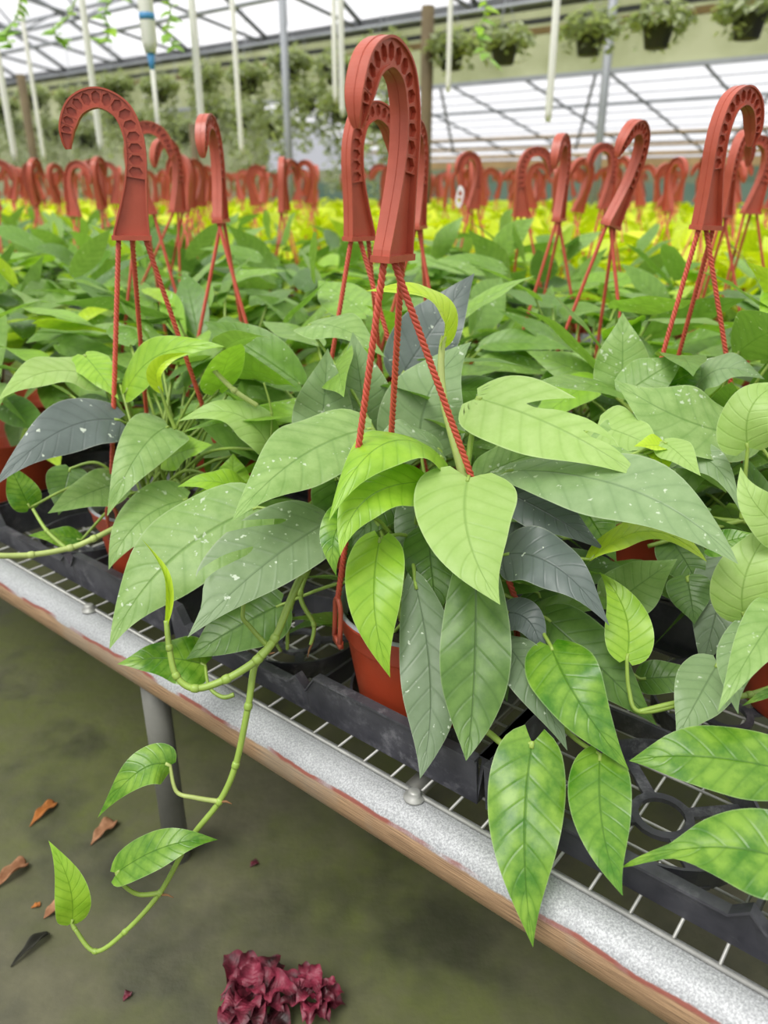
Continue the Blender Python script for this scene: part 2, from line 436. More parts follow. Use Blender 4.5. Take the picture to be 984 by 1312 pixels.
# posts
def post(px, py, depth, r, mat, label, name='greenhouse_post', top=1.7):
    b0 = P(px, py, depth); b0.z = 0
    mb = MB(); tube(mb, [b0, V((b0.x, b0.y, CZ+top))], r, 10)
    box(mb, V((b0.x, b0.y, .012)), V((r*1.7, 0, 0)), V((0, r*1.7, 0)), V((0, 0, .012)))
    o = mb.build(name, mat); tag(o, label, 'post')
post(544, 240, 5.6, .045, M['wood'], 'brown wooden greenhouse post behind the tallest front hook', top=1.1)
post(762, 240, 6.0, .032, M['steel'], 'grey steel post behind the leaning hook on the right', top=1.62)
post(372, 240, 6.2, .03, M['steel'], 'grey steel post left of the double hook in the middle', top=1.5)
post(253, 230, 6.4, .03, M['wood'], 'weathered post behind the edge-on hook on the left', top=.45)
post(48, 230, 6.4, .035, M['wood'], 'brown post near the left end of the far hooks', top=.8)

# white irrigation drop pipes hanging from the trusses
def drop(px, py, depth, r, label, top=1.9, mat='white'):
    b0 = P(px, py, depth); mb = MB()
    t0 = V((b0.x, b0.y, CZ+top))
    tube(mb, [b0, b0+V((0, 0, .03)), t0], [r*.75, r, r], 10)
    o = mb.build('irrigation_drop_pipe', M[mat]); tag(o, label, 'pipe', 'white drop pipes over the benches')
    return o
for a in [(20, 207, 3.0, .0115, 'white drop pipe nearest the left edge, ending low over the hooks'),
          (57, 205, 4.2, .0105, 'short thin white drop pipe second from the left edge'),
          (130, 194, 2.9, .0115, 'white drop pipe ending behind the left honeycomb hook'),
          (260, 178, 2.7, .012, 'white drop pipe ending above the edge-on hook on the left'),
          (310, 197, 3.6, .0115, 'white drop pipe right of the one above the edge-on hook'),
          (430, 132, 3.4, .0115, 'shorter of two neighbouring white drop pipes left of the front hook'),
          (439, 150, 2.9, .0115, 'longer of two neighbouring white drop pipes left of the front hook'),
          (574, 118, 3.6, .012, 'short white pipe below the round plant right of the front hook'),
          (702, 156, 2.7, .0125, 'white drop pipe in the middle of the right half')]:
    drop(*a)
# thick filter riser with blue band and a thin rod below
b0 = P(193, 68, 2.6)
rt = empty('irrigation_filter', b0, 'thick white irrigation tube with a blue band and blue nozzle at upper left', 'irrigation filter')
mb = MB(); tube(mb, [b0, b0+V((0, 0, .03)), b0+V((0, 0, .75))], [.018, .025, .025], 14); mb.build('housing', M['white'], rt)
mb = MB(); tube(mb, [b0+V((0, 0, .095)), b0+V((0, 0, .115))], .026, 14); mb.build('blue_band', M['blue'], rt)
mb = MB(); tube(mb, [b0+V((0, 0, -.06)), b0+V((0, 0, 0))], [.006, .014], 10); mb.build('nozzle', M['blue'], rt)
mb = MB(); tube(mb, [b0+V((0, 0, -.33)), b0+V((0, 0, -.05))], .008, 8); mb.build('rod', M['white'], rt)

# ================================================================== LEAVES
def interp(tab, t):
    for (a, x), (b, y) in zip(tab, tab[1:]):
        if t <= b:
            k = (t-a)/(b-a); return x+(y-x)*k
    return tab[-1][1]
def smoothtab(tab, n=60):
    pts = [V((a, b, 0)) for a, b in tab]; s = spline(pts, 8)
    return [(p.x, max(0, p.y)) for p in s]
PROF = {
 'ovate': smoothtab([(0, .26), (.03, .58), (.08, .83), (.17, .98), (.28, 1), (.42, .92), (.56, .75), (.7, .51), (.82, .29), (.92, .12), (1, 0)]),
 'lance': smoothtab([(0, .14), (.03, .36), (.1, .62), (.2, .85), (.33, .98), (.45, 1), (.58, .9), (.72, .64), (.84, .36), (.93, .15), (1, 0)]),
 'heart': smoothtab([(0, .42), (.03, .75), (.08, .94), (.16, 1), (.28, .95), (.42, .84), (.58, .68), (.72, .47), (.85, .24), (.94, .09), (1, 0)]),
 'lobed': smoothtab([(0, .26), (.03, .58), (.08, .83), (.17, .98), (.3, 1.05), (.45, 1.05), (.6, 1.0), (.74, .82), (.80, .5), (.86, .24), (.93, .1), (1, 0)]),
 'tail': smoothtab([(0, .2), (.05, .55), (.15, .86), (.3, 1), (.45, .92), (.58, .66), (.68, .36), (.76, .17), (.86, .11), (.95, .06), (1, 0)]),
}
def leaf_point(S, t, v):
    B, T, Sd, Nn = S['f'](t)
    w = interp(S['prof2'] if v > 0 and S['prof2'] else S['prof'], t)*S['hw']*(S['asym'] if v > 0 else 1)
    av = abs(v)
    p = B + Sd*(w*v*math.cos(S['fold'])) + Nn*(w*av*math.sin(S['fold']) - S['cup']*w*v*v)
    if t < .25: p = p - T*(S['lobe']*S['L']*(av**1.2)*((1-t/.25)**1.5))
    if S['wave']:
        p = p + Nn*(S['wave']*w*av*av*math.sin(t*S['wf'] + (0 if v > 0 else 1.7) + S['ph']))
    if S['quilt']:
        p = p + Nn*(S['quilt']*w*math.sin((t-.16*av)*2*PI*9)*min(1, 3*av)*(1-av))
    return p
def leaf_geo(mb, base, ctrl, tip, n0, hw, prof='ovate', fold=.12, cup=.12, wave=.05, n=18, m=8, lobe=.07, notch=(), tint=0.0, mi=0, twist=0.0, rng=random, quilt=.022, prof2=None, asym=1.0):
    L = (tip-base).length
    ph = rng.random()*6; wf = 8+rng.random()*5
    def f(t):
        B = base*(1-t)**2 + ctrl*2*t*(1-t) + tip*t*t
        T = ((ctrl-base)*(1-t) + (tip-ctrl)*t).normalized()
        Sd = T.cross(n0).normalized(); Nn = Sd.cross(T)
        if twist:
            q = Matrix.Rotation(twist*(t-.3), 3, T); Sd = q @ Sd; Nn = q @ Nn
        return B, T, Sd, Nn
    S = dict(f=f, prof=PROF[prof], hw=hw, fold=fold, cup=cup, lobe=lobe, L=L, wave=wave, ph=ph, wf=wf, quilt=quilt if n > 12 else 0, prof2=PROF.get(prof2), asym=asym)
    if not notch:
        vs = []; uv = []; fs = []
        for i in range(n+1):
            t = i/n
            t = t*t*(.35) + t*(.65) if t < 1 else 1
            for j in range(m+1):
                v = -1+2*j/m
                vs.append(leaf_point(S, t, v)); uv.append((t, v))
        for i in range(n):
            for j in range(m):
                a = i*(m+1)+j; fs.append((a, a+1, a+m+2, a+m+1))
        mb.add(vs, fs, uv, mi, tint); return
    # leaf with deep slits: outline with notches, triangulated
    out = []
    for side in (-1, 1):
        K = sorted([q for q in notch if q[0] == side], key=lambda q: q[1])
        seq = [(i/44, side*1.0) for i in range(45)]
        for (_, te, we, ti, vi, r) in K:   # edge position and half width, inner end
            seq = [p for p in seq if not (te-we <= p[0] <= te+we and abs(p[1]) == 1)]
            lst = []
            d = V((te-ti, 1-vi)).normalized(); pn = V((d.y, -d.x))
            c0 = V((ti, vi))
            steps = 10
            for q in range(steps): # baseward side from edge to inner end
                k = q/steps; e = V((te-we, 1)); i_ = c0 - pn*r
                lst.append(e.lerp(i_, k))
            for q in range(7):
                an = PI*q/6; lst.append(c0 - pn*r*math.cos(an) - d*r*math.sin(an))
            for q in range(1, steps+1):
                k = q/steps; e = V((te+we, 1)); i_ = c0 + pn*r
                lst.append(i_.lerp(e, k))
            idx = next((i for i, p in enumerate(seq) if p[0] > te and abs(p[1]) == 1 and p[0] >= te+we), len(seq))
            seq = seq[:idx] + [(p.x, p.y*side) for p in lst] + seq[idx:]
        out.append(seq)
    loop = out[0] + [p for p in reversed(out[1]) if not (p[0] >= 1 and abs(p[1]) == 1)]
    # base edge points
    loop = loop + []
    base_edge = [(0, v/6) for v in range(5, -6, -1)]
    loop = [q for i, q in enumerate(loop)] + base_edge
    def inside(x, y):
        c = False; k = len(loop)
        for i in range(k):
            x1, y1 = loop[i]; x2, y2 = loop[(i+1) % k]
            if (y1 > y) != (y2 > y) and x < (x2-x1)*(y-y1)/(y2-y1)+x1: c = not c
        return c
    pts = [V(p) for p in loop]
    for i in range(1, 40):
        for j in range(-9, 10):
            p = (i/40, j/10)
            if inside(*p) and min((p[0]-q[0])**2*4+(p[1]-q[1])**2 for q in loop) > .0016: pts.append(V(p))
    k = len(loop)
    ve, ee, fe, *_ = delaunay_2d_cdt(pts, [(i, (i+1) % k) for i in range(k)], [], 1, 1e-5)
    fe = [f_ for f_ in fe if inside(sum(ve[i].x for i in f_)/len(f_), sum(ve[i].y for i in f_)/len(f_))]
    mb.add([leaf_point(S, min(1, max(0, p.x)), max(-1, min(1, p.y))) for p in ve], fe, [(p.x, p.y) for p in ve], mi, tint)

def hleaf(parent, mat, b, t, wpx, c=None, a=.5, prof='ovate', roll=0.0, fold=.14, cup=.1, wave=.13, arch=.10, pet=None, petmat='stem', notch=(), lobe=.07, twist=0.0, lab=None, seed=0, pr=.0022, cap=.45, prof2=None, asym=1.0):
    """one leaf of a plant: base and tip given as pixel + depth in the photograph, apparent width, how far its face looks up"""
    rng = random.Random(int(b[0]*7+t[1]*3+seed))
    B, T = P(*b), P(*t)
    ax = (T-B).normalized(); mid = (B+T)/2
    view = (CAM-mid).normalized()
    n0 = (UP*a + view*(1-a)); n0 = (n0 - ax*n0.dot(ax)).normalized()
    if n0.dot(view) < 0 and a < .9: n0 = n0
    if roll: n0 = Matrix.Rotation(R(roll), 3, ax) @ n0
    Sd = ax.cross(n0).normalized()
    axp = (ax - view*ax.dot(view)).normalized()
    Sp = Sd - view*Sd.dot(view); comp = (Sp - axp*Sp.dot(axp)).length
    depth = (b[2]+t[2])/2
    hw = wpx/2*depth/FPX/max(cap, comp)
    Cc = P(*c) if c else mid
    Cc = mid + (Cc-mid)*2 + n0*(arch*2*(T-B).length*.5)
    mb = MB()
    leaf_geo(mb, B, Cc, T, n0, hw, prof, fold, cup, wave, 26, 12, lobe, notch, twist=twist, rng=rng, prof2=prof2, asym=asym)
    o = mb.build('leaf', M[mat], parent)
    if lab: o['label'] = lab
    if pet:
        pp = [P(*q) if not isinstance(q, Vector) else q for q in pet]
        pp[-1] = B
        pts = spline(pp, 8) if len(pp) > 2 else [pp[0].lerp(pp[1], k/6) for k in range(7)]
        pts.append(B + (Cc-B).normalized()*.006)
        k = len(pts)
        pm = MB(); tube(pm, pts, [pr*(1.25-.5*i/k) for i in range(k)], 8)
        pm.build('petiole', M[petmat], o)
    return o
def apet(o_leaf_b, crown, rise=.05, seed=0):
    """petiole points from the plant's crown to a leaf base"""
    rng = random.Random(seed)
    B = P(*o_leaf_b)
    c = crown + V((rng.uniform(-.03, .03), rng.uniform(-.03, .03), 0))
    return [c, c.lerp(B, .5) + V((0, 0, rise)), B]

def foliage(seed, nleaf, Rmin, Rmax, zlo, zhi, lmin, lmax, n=9, m=4, tint=(0, 1), prof=('ovate', 'lance'), ratio=.40, lobe=.06, stem=True, cz=.135, droop=1.0, avoid=False):
    rng = random.Random(seed)
    mb = MB(); sm = MB()
    for i in range(nleaf):
        q = 2*PI*(i*.618034) + rng.uniform(-.4, .4)
        k = (i+.5)/nleaf
        r = Rmin + (Rmax-Rmin)*math.sqrt(rng.random())*(.5+.5*k)
        z = zlo + (zhi-zlo)*(1-k)*.8 + rng.uniform(-.03, .05)
        out = V((math.cos(q), math.sin(q), 0))
        if avoid and out.dot(V((-.45, -.89, 0))) > .1: continue
        B = V((0, 0, cz)) + out*r; B.z = z
        L = rng.uniform(lmin, lmax)
        az = q + rng.uniform(-.9, .9)
        el = rng.uniform(-.75, .35)*droop + (.5 if k < .25 else 0)
        dr = V((math.cos(az)*math.cos(el), math.sin(az)*math.cos(el), math.sin(el)))
        T = B + dr*L
        n0 = UP*1.0 + out*.35 + V((rng.uniform(-.8, .8), rng.uniform(-.8, .8), 0))
        C = (B+T)/2 + UP*L*rng.uniform(.02, .16)
        tv = rng.random()
        tv = tint[0] + (tint[1]-tint[0])*(max(.1, tv) if rng.random() > .03 else 0)
        leaf_geo(mb, B, C, T, n0, L*ratio*.5*rng.uniform(.85, 1.15), rng.choice(prof), rng.uniform(.05, .35), .12, .07, n, m, lobe, tint=tv, rng=rng)
        if stem:
            c = V((rng.uniform(-.05, .05), rng.uniform(-.05, .05), cz-.03))
            tube(sm, bez(c, c.lerp(B, .45)+UP*.05, B+(C-B)*.05, 5), .0022, 5)
    return mb, sm

# ================================================================== BENCHES
def bench(n0, n1, dlo, dhi, label, fine):
    rt = empty('nursery_bench', W((dlo+dhi)/2, n0, 0), label, 'bench')
    mb = MB(); zc = BZ - .028; rr = .0302
    L = dhi-dlo; segs = 60 if fine else 8; ring = 28 if fine else 10
    vs = []; uv = []; fs = []
    for i in range(segs+1):
        c = W(dlo + L*i/segs, n0-.008, zc)
        for k in range(ring+1):
            q = 2*PI*k/ring           # 0 = top, positive towards the aisle
            vs.append(c + UP*(rr*math.cos(q)) - N*(rr*math.sin(q))); uv.append((L*i/segs, k/ring))
    for i in range(segs):
        for k in range(ring):
            a = i*(ring+1)+k; fs.append((a, a+1, a+ring+2, a+ring+1))
    mb.add(vs, fs, uv); mb.build('front_rail', M['rail'], rt)
    mb = MB(); tube(mb, [W(dlo, n1, zc), W(dhi, n1, zc)], rr, 12); mb.build('back_rail', M['leg'], rt)
    mb = MB(); g = .037 if fine else .12; wr = .0016 if fine else .003
    k = int(L/g)
    for i in range(k+1):
        d = dlo + i*g; tube(mb, [W(d, n0-.001, BZ+.0012), W(d, n1+.01, BZ+.0012)], wr, 5)
    for i in range(int((n1-n0)/g)+1):
        n = n0+i*g; tube(mb, [W(dlo, n, BZ+.0036), W(dhi, n, BZ+.0036)], wr*(1.5 if i == 0 else 1), 5)
    mb.build('wire_mesh_top', M['wire'], rt)
    mb = MB()
    for i in range(int(L/1.3)+1):
        d = dlo+.25+i*1.3
        if d < dhi: tube(mb, [W(d, n0, zc-.012), W(d, n1, zc-.012)], .012, 8)
    mb.build('cross_bar', M['leg'], rt)
    return rt
A = bench(-.123, 1.68, -1.6, 6.5, 'galvanised bench with wire mesh top and rusty pipe rail in front', True)
# legs of the front bench, the photo's leg among them
lp = P(160, 900, 1.02)
dl = (lp-O0).dot(D)
for d, n in ((dl, -.13), (dl-1.5, -.13), (dl+1.5, -.13), (dl, 1.5), (dl-1.5, 1.5), (dl+1.5, 1.5), (dl+3.0, -.13), (dl+3.0, 1.5)):
    mb = MB(); tube(mb, [W(d, n, 0), W(d, n, BZ-.032)], .0185, 14); mb.build('leg', M['leg'], A)
# screw with washer on the rail
sc = P(549, 1027, .80); 
s0 = W((sc-O0).dot(D), -.128, BZ+.003)
mb = MB(); lathe(mb, [(0, .0), (.011, .0), (.011, .002), (.0065, .003), (.0065, .008), (.005, .0095), (0, .0095)], s0, 16); mb.build('screw', M['wire'], A)
sc = P(122, 783, 1.12); s1 = W((sc-O0).dot(D), -.128, BZ+.003)
mb = MB(); lathe(mb, [(0, .0), (.011, .0), (.011, .002), (.0065, .003), (.0065, .008), (.005, .0095), (0, .0095)], s1, 16); mb.build('screw', M['wire'], A)
BEN = [(1.78, 2.48, 'second bench back, under the nearest yellow plants'), (2.62, 4.4, 'third bench back, under the middle yellow plants'), (4.6, 6.4, 'fourth bench back, under the farthest yellow plants')]
for n0, n1, lb in BEN:
    rt = bench(n0, n1, -3.5, 11, lb, False)
    for d in (-2.5, 0, 2.5, 5, 7.5, 10):
        for n in (n0+.0, n1):
            mb = MB(); tube(mb, [W(d, n, 0), W(d, n, BZ-.032)], .0185, 10); mb.build('leg', M['leg'], rt)

# ------------------------------------------------------------------ trays
def tray(d0, n0, label, seed=0, group=None):
    """open black carrying tray with four pot rings; d0,n0 its near right corner"""
    LN, DP, H = .482, .40, .058
    rng = random.Random(seed); mb = MB(); th = .0035
    zb = BZ+.004
    def wallrun(p0, p1, inward, prof):
        for (s0, h0), (s1, h1) in zip(prof, prof[1:]):
            if s1-s0 < 1e-4: continue
            q0, q1 = p0.lerp(p1, s0), p0.lerp(p1, s1)
            o0, o1 = -inward*.006, -inward*.006
            vs = [q0, q1, q1+UP*h1+o1, q0+UP*h0+o0, q0+inward*th, q1+inward*th, q1+UP*h1+o1+inward*th, q0+UP*h0+o0+inward*th]
            mb.add(vs, [(0,1,2,3), (5,4,7,6), (3,2,6,7), (0,4,5,1), (0,3,7,4), (1,5,6,2)])
            # lip
            vs = [q0+UP*h0+o0-inward*.004, q1+UP*h1+o1-inward*.004, q1+UP*h1+o1+inward*(th+.004), q0+UP*h0+o0+inward*(th+.004)]
            vs += [v+UP*.003 for v in vs]
            mb.add(vs, [(0,3,2,1), (4,5,6,7), (0,1,5,4), (2,3,7,6), (1,2,6,5), (0,4,7,3)])
    c = [W(d0, n0, zb), W(d0+LN, n0, zb), W(d0+LN, n0+DP, zb), W(d0, n0+DP, zb)]
    lp = [(0, H), (.44, H), (.47, H*.62), (.50, H*.85), (.53, H*.62), (.60, H*.62), (.92, H*.62), (.95, H), (1, H)]
    sp = [(0, H), (.3, H), (.34, H*.62), (.66, H*.62), (.7, H), (1, H)]
    wallrun(c[0], c[1], N, lp); wallrun(c[2], c[3], -N, lp); wallrun(c[1], c[2], -D, sp); wallrun(c[3], c[0], D, sp)
    # cells
    for i, dc in enumerate((.138, .343)):
        for nc in (.097, .297):
            cc = W(d0+dc, n0+nc, zb)
            lathe(mb, [(.083, .0), (.086, .026), (.083, .026), (.080, .0)], cc, 40, close=True)
            for q in range(4):
                a = PI/4+q*PI/2; dv = D*math.cos(a)+N*math.sin(a); sv = dv.cross(UP)
                box(mb, cc+dv*.055+UP*.0025, dv*.029, sv*.006, UP*.0021)
            lathe(mb, [(.030, 0), (.030, .005), (.022, .005), (.022, 0)], cc, 20, close=True)
    for nn in (.197,):
        box(mb, W(d0+LN/2, n0+nn, zb+.012), D*(LN/2-.003), N*.002, UP*.012)
    box(mb, W(d0+.2405, n0+DP/2, zb+.012), D*.002, N*(DP/2-.003), UP*.012)
    for nn in (.012, DP-.012): box(mb, W(d0+LN/2, n0+nn, zb+.0025), D*(LN/2-.004), N*.010, UP*.0025)
    o = mb.build('plant_tray', M['tray'], smooth=False)
    tag(o, label, 'tray', group)
TR0 = -.138
tray(TR0, -.097, 'black plastic tray under the front basket, its corner beside the rail screw', 1)
tray(TR0-.492, -.097, 'black plastic tray at the lower right behind the hanging leaves', 2)
tray(TR0+.492, -.097, 'black plastic tray on the left, holding the half-hidden red pot', 3)
tray(TR0+.984, -.097, 'black plastic tray cut by the left edge beyond the pale trailing stem', 4)
for k in (-1, 0, 1, 2): tray(TR0+.492*k, .318, 'black plastic tray in the second row, hidden under leaves', 5+k, 'trays in the second row')

# ================================================================== BASKETS
RIM = .140
# --- pot meshes (local, base at origin)
def pot_meshes(seg):
    mb = MB()
    lathe(mb, [(0, .006), (.070, .006), (.073, .010), (.078, .04), (.0885, .105), (.0905, .108), (.0935, .112), (.0965, .134), (.0985, .136), (.0985, .139)], V((0, 0, 0)), seg)
    p = mb.mesh('pot', M['pot'])
    mb = MB()
    lathe(mb, [(.0985, .1392), (.0975, .1415), (.0945, .1415), (.093, .139), (.090, .112), (.084, .09)], V((0, 0, 0)), seg)
    l = mb.mesh('pot_lining', M['lining'])
    mb = MB(); rng = random.Random(4)
    vs = [V((0, 0, .122))]; fs = []
    for j in range(1, 7):
        for k in range(seg):
            q = 2*PI*k/seg; r = .0895*j/6; vs.append(V((r*math.cos(q), r*math.sin(q), .118+rng.uniform(-.003, .005)-(0.004 if j == 6 else 0))))
    for k in range(seg): fs.append((0, 1+k, 1+(k+1) % seg))
    for j in range(5):
        for k in range(seg):
            a = 1+j*seg; fs.append((a+k, a+seg+k, a+seg+(k+1) % seg, a+(k+1) % seg))
    mb.add(vs, fs); s = mb.mesh('soil', M['soil'])
    return p, l, s
POT, LINING, SOIL = pot_meshes(48)
POTLO, _, _ = pot_meshes(16)
# --- hook: flanged C hook with honeycomb web.  u sideways, v up, w across
HP = [(.0230, 0, .044), (.0285, .032, .033), (.0340, .0645, .0255), (.0368, .0925, .0238), (.0346, .118, .0228), (.0240, .141, .0226), (0, .1515, .0215), (-.0238, .1425, .0208), (-.0362, .122, .0182), (-.0392, .106, .0125), (-.0388, .096, .006)]
def hook_geo(hi=True):
    U0 = .023
    pts = [V((u-U0, v, w)) for u, v, w in HP]
    sp = spline(pts, 8 if hi else 3)
    mb = MB(); fl = .0085; wb = .0022; ft = .0020
    n = len(sp); ps = []
    for i, p in enumerate(sp):
        t = V((sp[min(i+1, n-1)].x-sp[max(i-1, 0)].x, sp[min(i+1, n-1)].y-sp[max(i-1, 0)].y)).normalized()
        if i == 0: t = V((0, 1))
        ps.append((p.x, p.y, p.z/2, V((t.y, -t.x)), t, i/(n-1)))
    def ribbon(a0, a1, w0):
        """section from offset a0*hw(+const) to a1 across; w half depth"""
        vs = []; fs = []
        for (x, y, h, nn, t, k) in ps:
            ww = w0(k)
            for s, (kk, cc) in ((0, a0), (1, a1)):
                o = h*kk+cc
                for z in (-ww, ww): vs.append(V((x+nn.x*o, z, y+nn.y*o)))
        for i in range(len(ps)-1):
            a = i*4; b_ = a+4
            fs += [(a, a+1, b_+1, b_), (a+3, a+2, b_+2, b_+3), (a+1, a+3, b_+3, b_+1), (a+2, a, b_, b_+2)]
        fs += [(0, 2, 3, 1), (len(vs)-4, len(vs)-3, len(vs)-1, len(vs)-2)]
        mb.add(vs, fs)
    tap = lambda k: fl*(1 if k < .78 else 1-.72*((k-.78)/.22)**1.4)
    ribbon((1, -ft), (1, 0), tap); ribbon((-1, 0), (-1, ft), tap)
    ribbon((-1, ft*.8), (1, -ft*.8), lambda k: wb*(1 if k > .05 else 1))
    ribbon((-1, -.0005), (-1, 0), lambda k: .0007); ribbon((1, 0), (1, .0005), lambda k: .0007)
    # foot plate
    box(mb, V((0, 0, -.0015)), V((.0235, 0, 0)), V((0, fl+.001, 0)), V((0, 0, .0028)))
    if hi:
        # honeycomb ridges on both faces of the web
        cum = [0]
        for i in range(1, len(ps)): cum.append(cum[-1] + math.hypot(ps[i][0]-ps[i-1][0], ps[i][1]-ps[i-1][1]))
        Lt = cum[-1]
        def at(s):
            for i in range(1, len(ps)):
                if cum[i] >= s:
                    k = (s-cum[i-1])/(cum[i]-cum[i-1]); a, b_ = ps[i-1], ps[i]
                    return V((a[0]+(b_[0]-a[0])*k, a[1]+(b_[1]-a[1])*k)), a[2]+(b_[2]-a[2])*k, a[3]
            return V((ps[-1][0], ps[-1][1])), ps[-1][2], ps[-1][3]
        s = Lt*.30; cnt = 0
        while s < Lt*.93:
            c, h, nn = at(s); ra = (h-ft)*.90; t = V((-nn.y, nn.x))
            ap = ra*.72; rt_ = ra/.90
            for side in (-1, 1):
                lo, hi_ = wb*.9, fl*.72
                inn = [c + nn*(math.cos(q)*ra*.90) + t*(math.sin(q)/.866*ap*.80) for q in [PI*k/3 for k in range(6)]]
                ca, ha, na = at(min(s+ap, Lt)); cb, hb_, nb = at(max(s-ap, 0))
                outr = [c+nn*h*.97, ca+na*ha*.97, ca-na*ha*.97, c-nn*h*.97, cb-nb*hb_*.97, cb+nb*hb_*.97]
                vs = [V((p.x, hi_*side, p.y)) for p in outr+inn] + [V((p.x, lo*side, p.y)) for p in inn] + [V((p.x, lo*side, p.y)) for p in outr]
                fs = []
                for k in range(6):
                    k2 = (k+1) % 6
                    fs += [(k, k2, 6+k2, 6+k), (6+k, 6+k2, 12+k2, 12+k), (k2, k, 18+k, 18+k2)]
                mb.add(vs, fs)
            s += ap*2
    return mb
HOOKHI = hook_geo(True); HOOKLO = hook_geo(False)
def place_hook(parent, bottom, rot, lean=(0, 0), hi=True, mesh=None):
    """bottom: world position of the hook's foot"""
    o = link('hook', mesh or (HOOKHI if hi else HOOKLO).mesh('hook', M['hook'], smooth=False), parent)
    z = V((lean[0], lean[1], 1)).normalized()
    x = V((math.cos(rot), math.sin(rot), 0)); x = (x - z*x.dot(z)).normalized(); y = z.cross(x)
    m = Matrix((x, y, z)).transposed().to_4x4(); m.translation = bottom - ORG[parent.name]
    o.matrix_local = m
    return o, x, y, z
def rope_geo(a, b_, hi=True, sag=0.0):
    mb = MB()
    if not hi:
        tube(mb, [a, a.lerp(b_, .5), b_], .0028, 5); return mb
    L = (b_-a).length; t = (b_-a).normalized(); u, v = frame(t)
    turns = L/.0165; n = int(turns*9)
    for s in range(3):
        pts = []
        for i in range(n+1):
            k = i/n; q = 2*PI*(turns*k + s/3)
            pts.append(a.lerp(b_, k) + u*(math.cos(q)*.00165) + v*(math.sin(q)*.00165))
        tube(mb, pts, .00185, 6, tint=0)
    return mb
def clip_geo(c, out):
    """loop over the pot rim at c (rim edge), out = outward direction"""
    mb = MB(); s = out.cross(UP).normalized()
    pts = []
    for k in range(13):
        q = PI*k/12; pts.append(c + out*.004 + s*(math.cos(q)*.0085) + UP*(.012+.014*math.sin(q)))
    pts = [c+out*.006+s*.0085-UP*.024, c+out*.005+s*.0085-UP*.008] + pts + [c+out*.005-s*.0085-UP*.008, c+out*.006-s*.0085-UP*.024]
    tube(mb, pts, .0027, 8)
    box(mb, c+out*.005-UP*.026, out*.0025, s*.0105, UP*.0045)
    return mb
def body(root, hi=True, lo=False):
    link('pot', POTLO if lo else POT, root)
    if not lo:
        p = [c for c in root.children if c.name.startswith('pot')][0]
        link('pot_lining', LINING, p); link('soil', SOIL, root)
def make_basket(pos, label, hookb=None, rot=0.0, lean=(0, 0), clips=(215, 335, 95), fol=None, hi=True, group=None, soil=True):
    z0 = BZ+.003
    rt = empty('hanging_basket', V((pos[0], pos[1], z0)), label, 'hanging basket', group)
    c0 = V((pos[0], pos[1], z0))
    body(rt)
    hb = hookb or c0+V((0, 0, .508))
    o, x, y, z = place_hook(rt, hb, rot, lean, hi)
    pts = []
    for q in clips:
        od = V((math.cos(R(q)), math.sin(R(q)), 0)); c = c0+od*.099+UP*.139
        clip_geo(c, od).build('clip', M['hook'], rt)
        pts.append(c+od*.004+UP*.024)
    # attach ropes so that they do not cross: order by the hook's sideways axis
    order = sorted(range(3), key=lambda i: pts[i].dot(x))
    for k, i in enumerate(order):
        a = hb + x*(-.016+.016*k) - z*.003
        rope_geo(a, pts[i], hi).build('rope', M['rope'], rt)
    if fol is not None:
        fo = link('foliage', fol[0], rt); fo.rotation_euler = (0, 0, fol[2])
        if fol[1]: so = link('stems', fol[1], rt); so.rotation_euler = (0, 0, fol[2])
    return rt
def fmesh(args, mat, kw):
    a, s = foliage(*args, **kw)
    return a.mesh('foliage', M[mat], tint=True), (s.mesh('stems', M['stem']) if kw.get('stem', True) else None)
NEARF = [fmesh((11+i, 52, .06, .20, .17, .38, .12, .19), 'foliage', dict(n=14, m=6, droop=.75, tint=(.12, .8), avoid=(i == 1))) for i in range(3)]
MIDF = [fmesh((31+i, 50, .05, .24, .15, .42, .12, .185), 'foliage', dict(n=8, m=4, stem=False)) for i in range(4)]
LOWF = [fmesh((51+i, 34, .05, .15, .08, .22, .09, .14), 'foliage', dict(n=12, m=6, tint=(.1, .45), avoid=True)) for i in range(2)]
LIMEF = [fmesh((71+i, 60, .04, .24, .16, .41, .08, .13), 'neon', dict(n=5, m=4, stem=False, prof=('heart',), ratio=.72, lobe=.1)) for i in range(3)]

# ---------------------------------------------------------------- hero basket
hero = make_basket((O0.x, O0.y), 'front red hanging basket with big hanging leaves and a long vine trailing over the rail', hookb=P(504, 328, .672), rot=R(60), lean=(.03, .0), clips=(203, 335, 116), fol=LOWF[0]+(0.0,))
crown = V((O0.x, O0.y, BZ+.125))
def H(mat, b, t, wpx, **k):
    if 'pet' not in k: k['pet'] = apet(b, crown, k.pop('rise', .04), int(b[0]))
    return hleaf(hero, mat, b, t, wpx, **k)
H('heart', (600, 612, .745), (641, 775, .665), 136, c=(600, 690, .70), prof='heart', a=.45, lobe=.10, arch=.06, fold=.10, cup=.14, wave=.05, pet=[P(598, 600, .80), P(602, 606, .765), P(600, 612, .745)])
H('bright', (487, 690, .77), (500, 868, .72), 76, c=(480, 780, .73), prof='ovate', a=.2, wave=.16, fold=.16, arch=.02)
H('dusk', (532, 748, .76), (538, 998, .70), 78, c=(552, 880, .73), prof='lance', a=.15, fold=.12, arch=.0, lab='grey-green drooping leaf with a curved tip')
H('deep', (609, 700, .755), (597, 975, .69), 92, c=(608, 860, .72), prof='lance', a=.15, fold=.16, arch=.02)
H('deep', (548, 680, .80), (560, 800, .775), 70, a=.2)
H('bright', (568, 588, .79), (421, 668, .70), 66, c=(490, 582, .74), a=.75, prof='ovate', fold=.10, cup=.3, arch=.14, lab='folded yellow-green young leaf')
H('bright', (545, 618, .775), (436, 712, .705), 70, c=(470, 640, .73), a=.25, prof='ovate', fold=.1, cup=.1, arch=.02, roll=12)
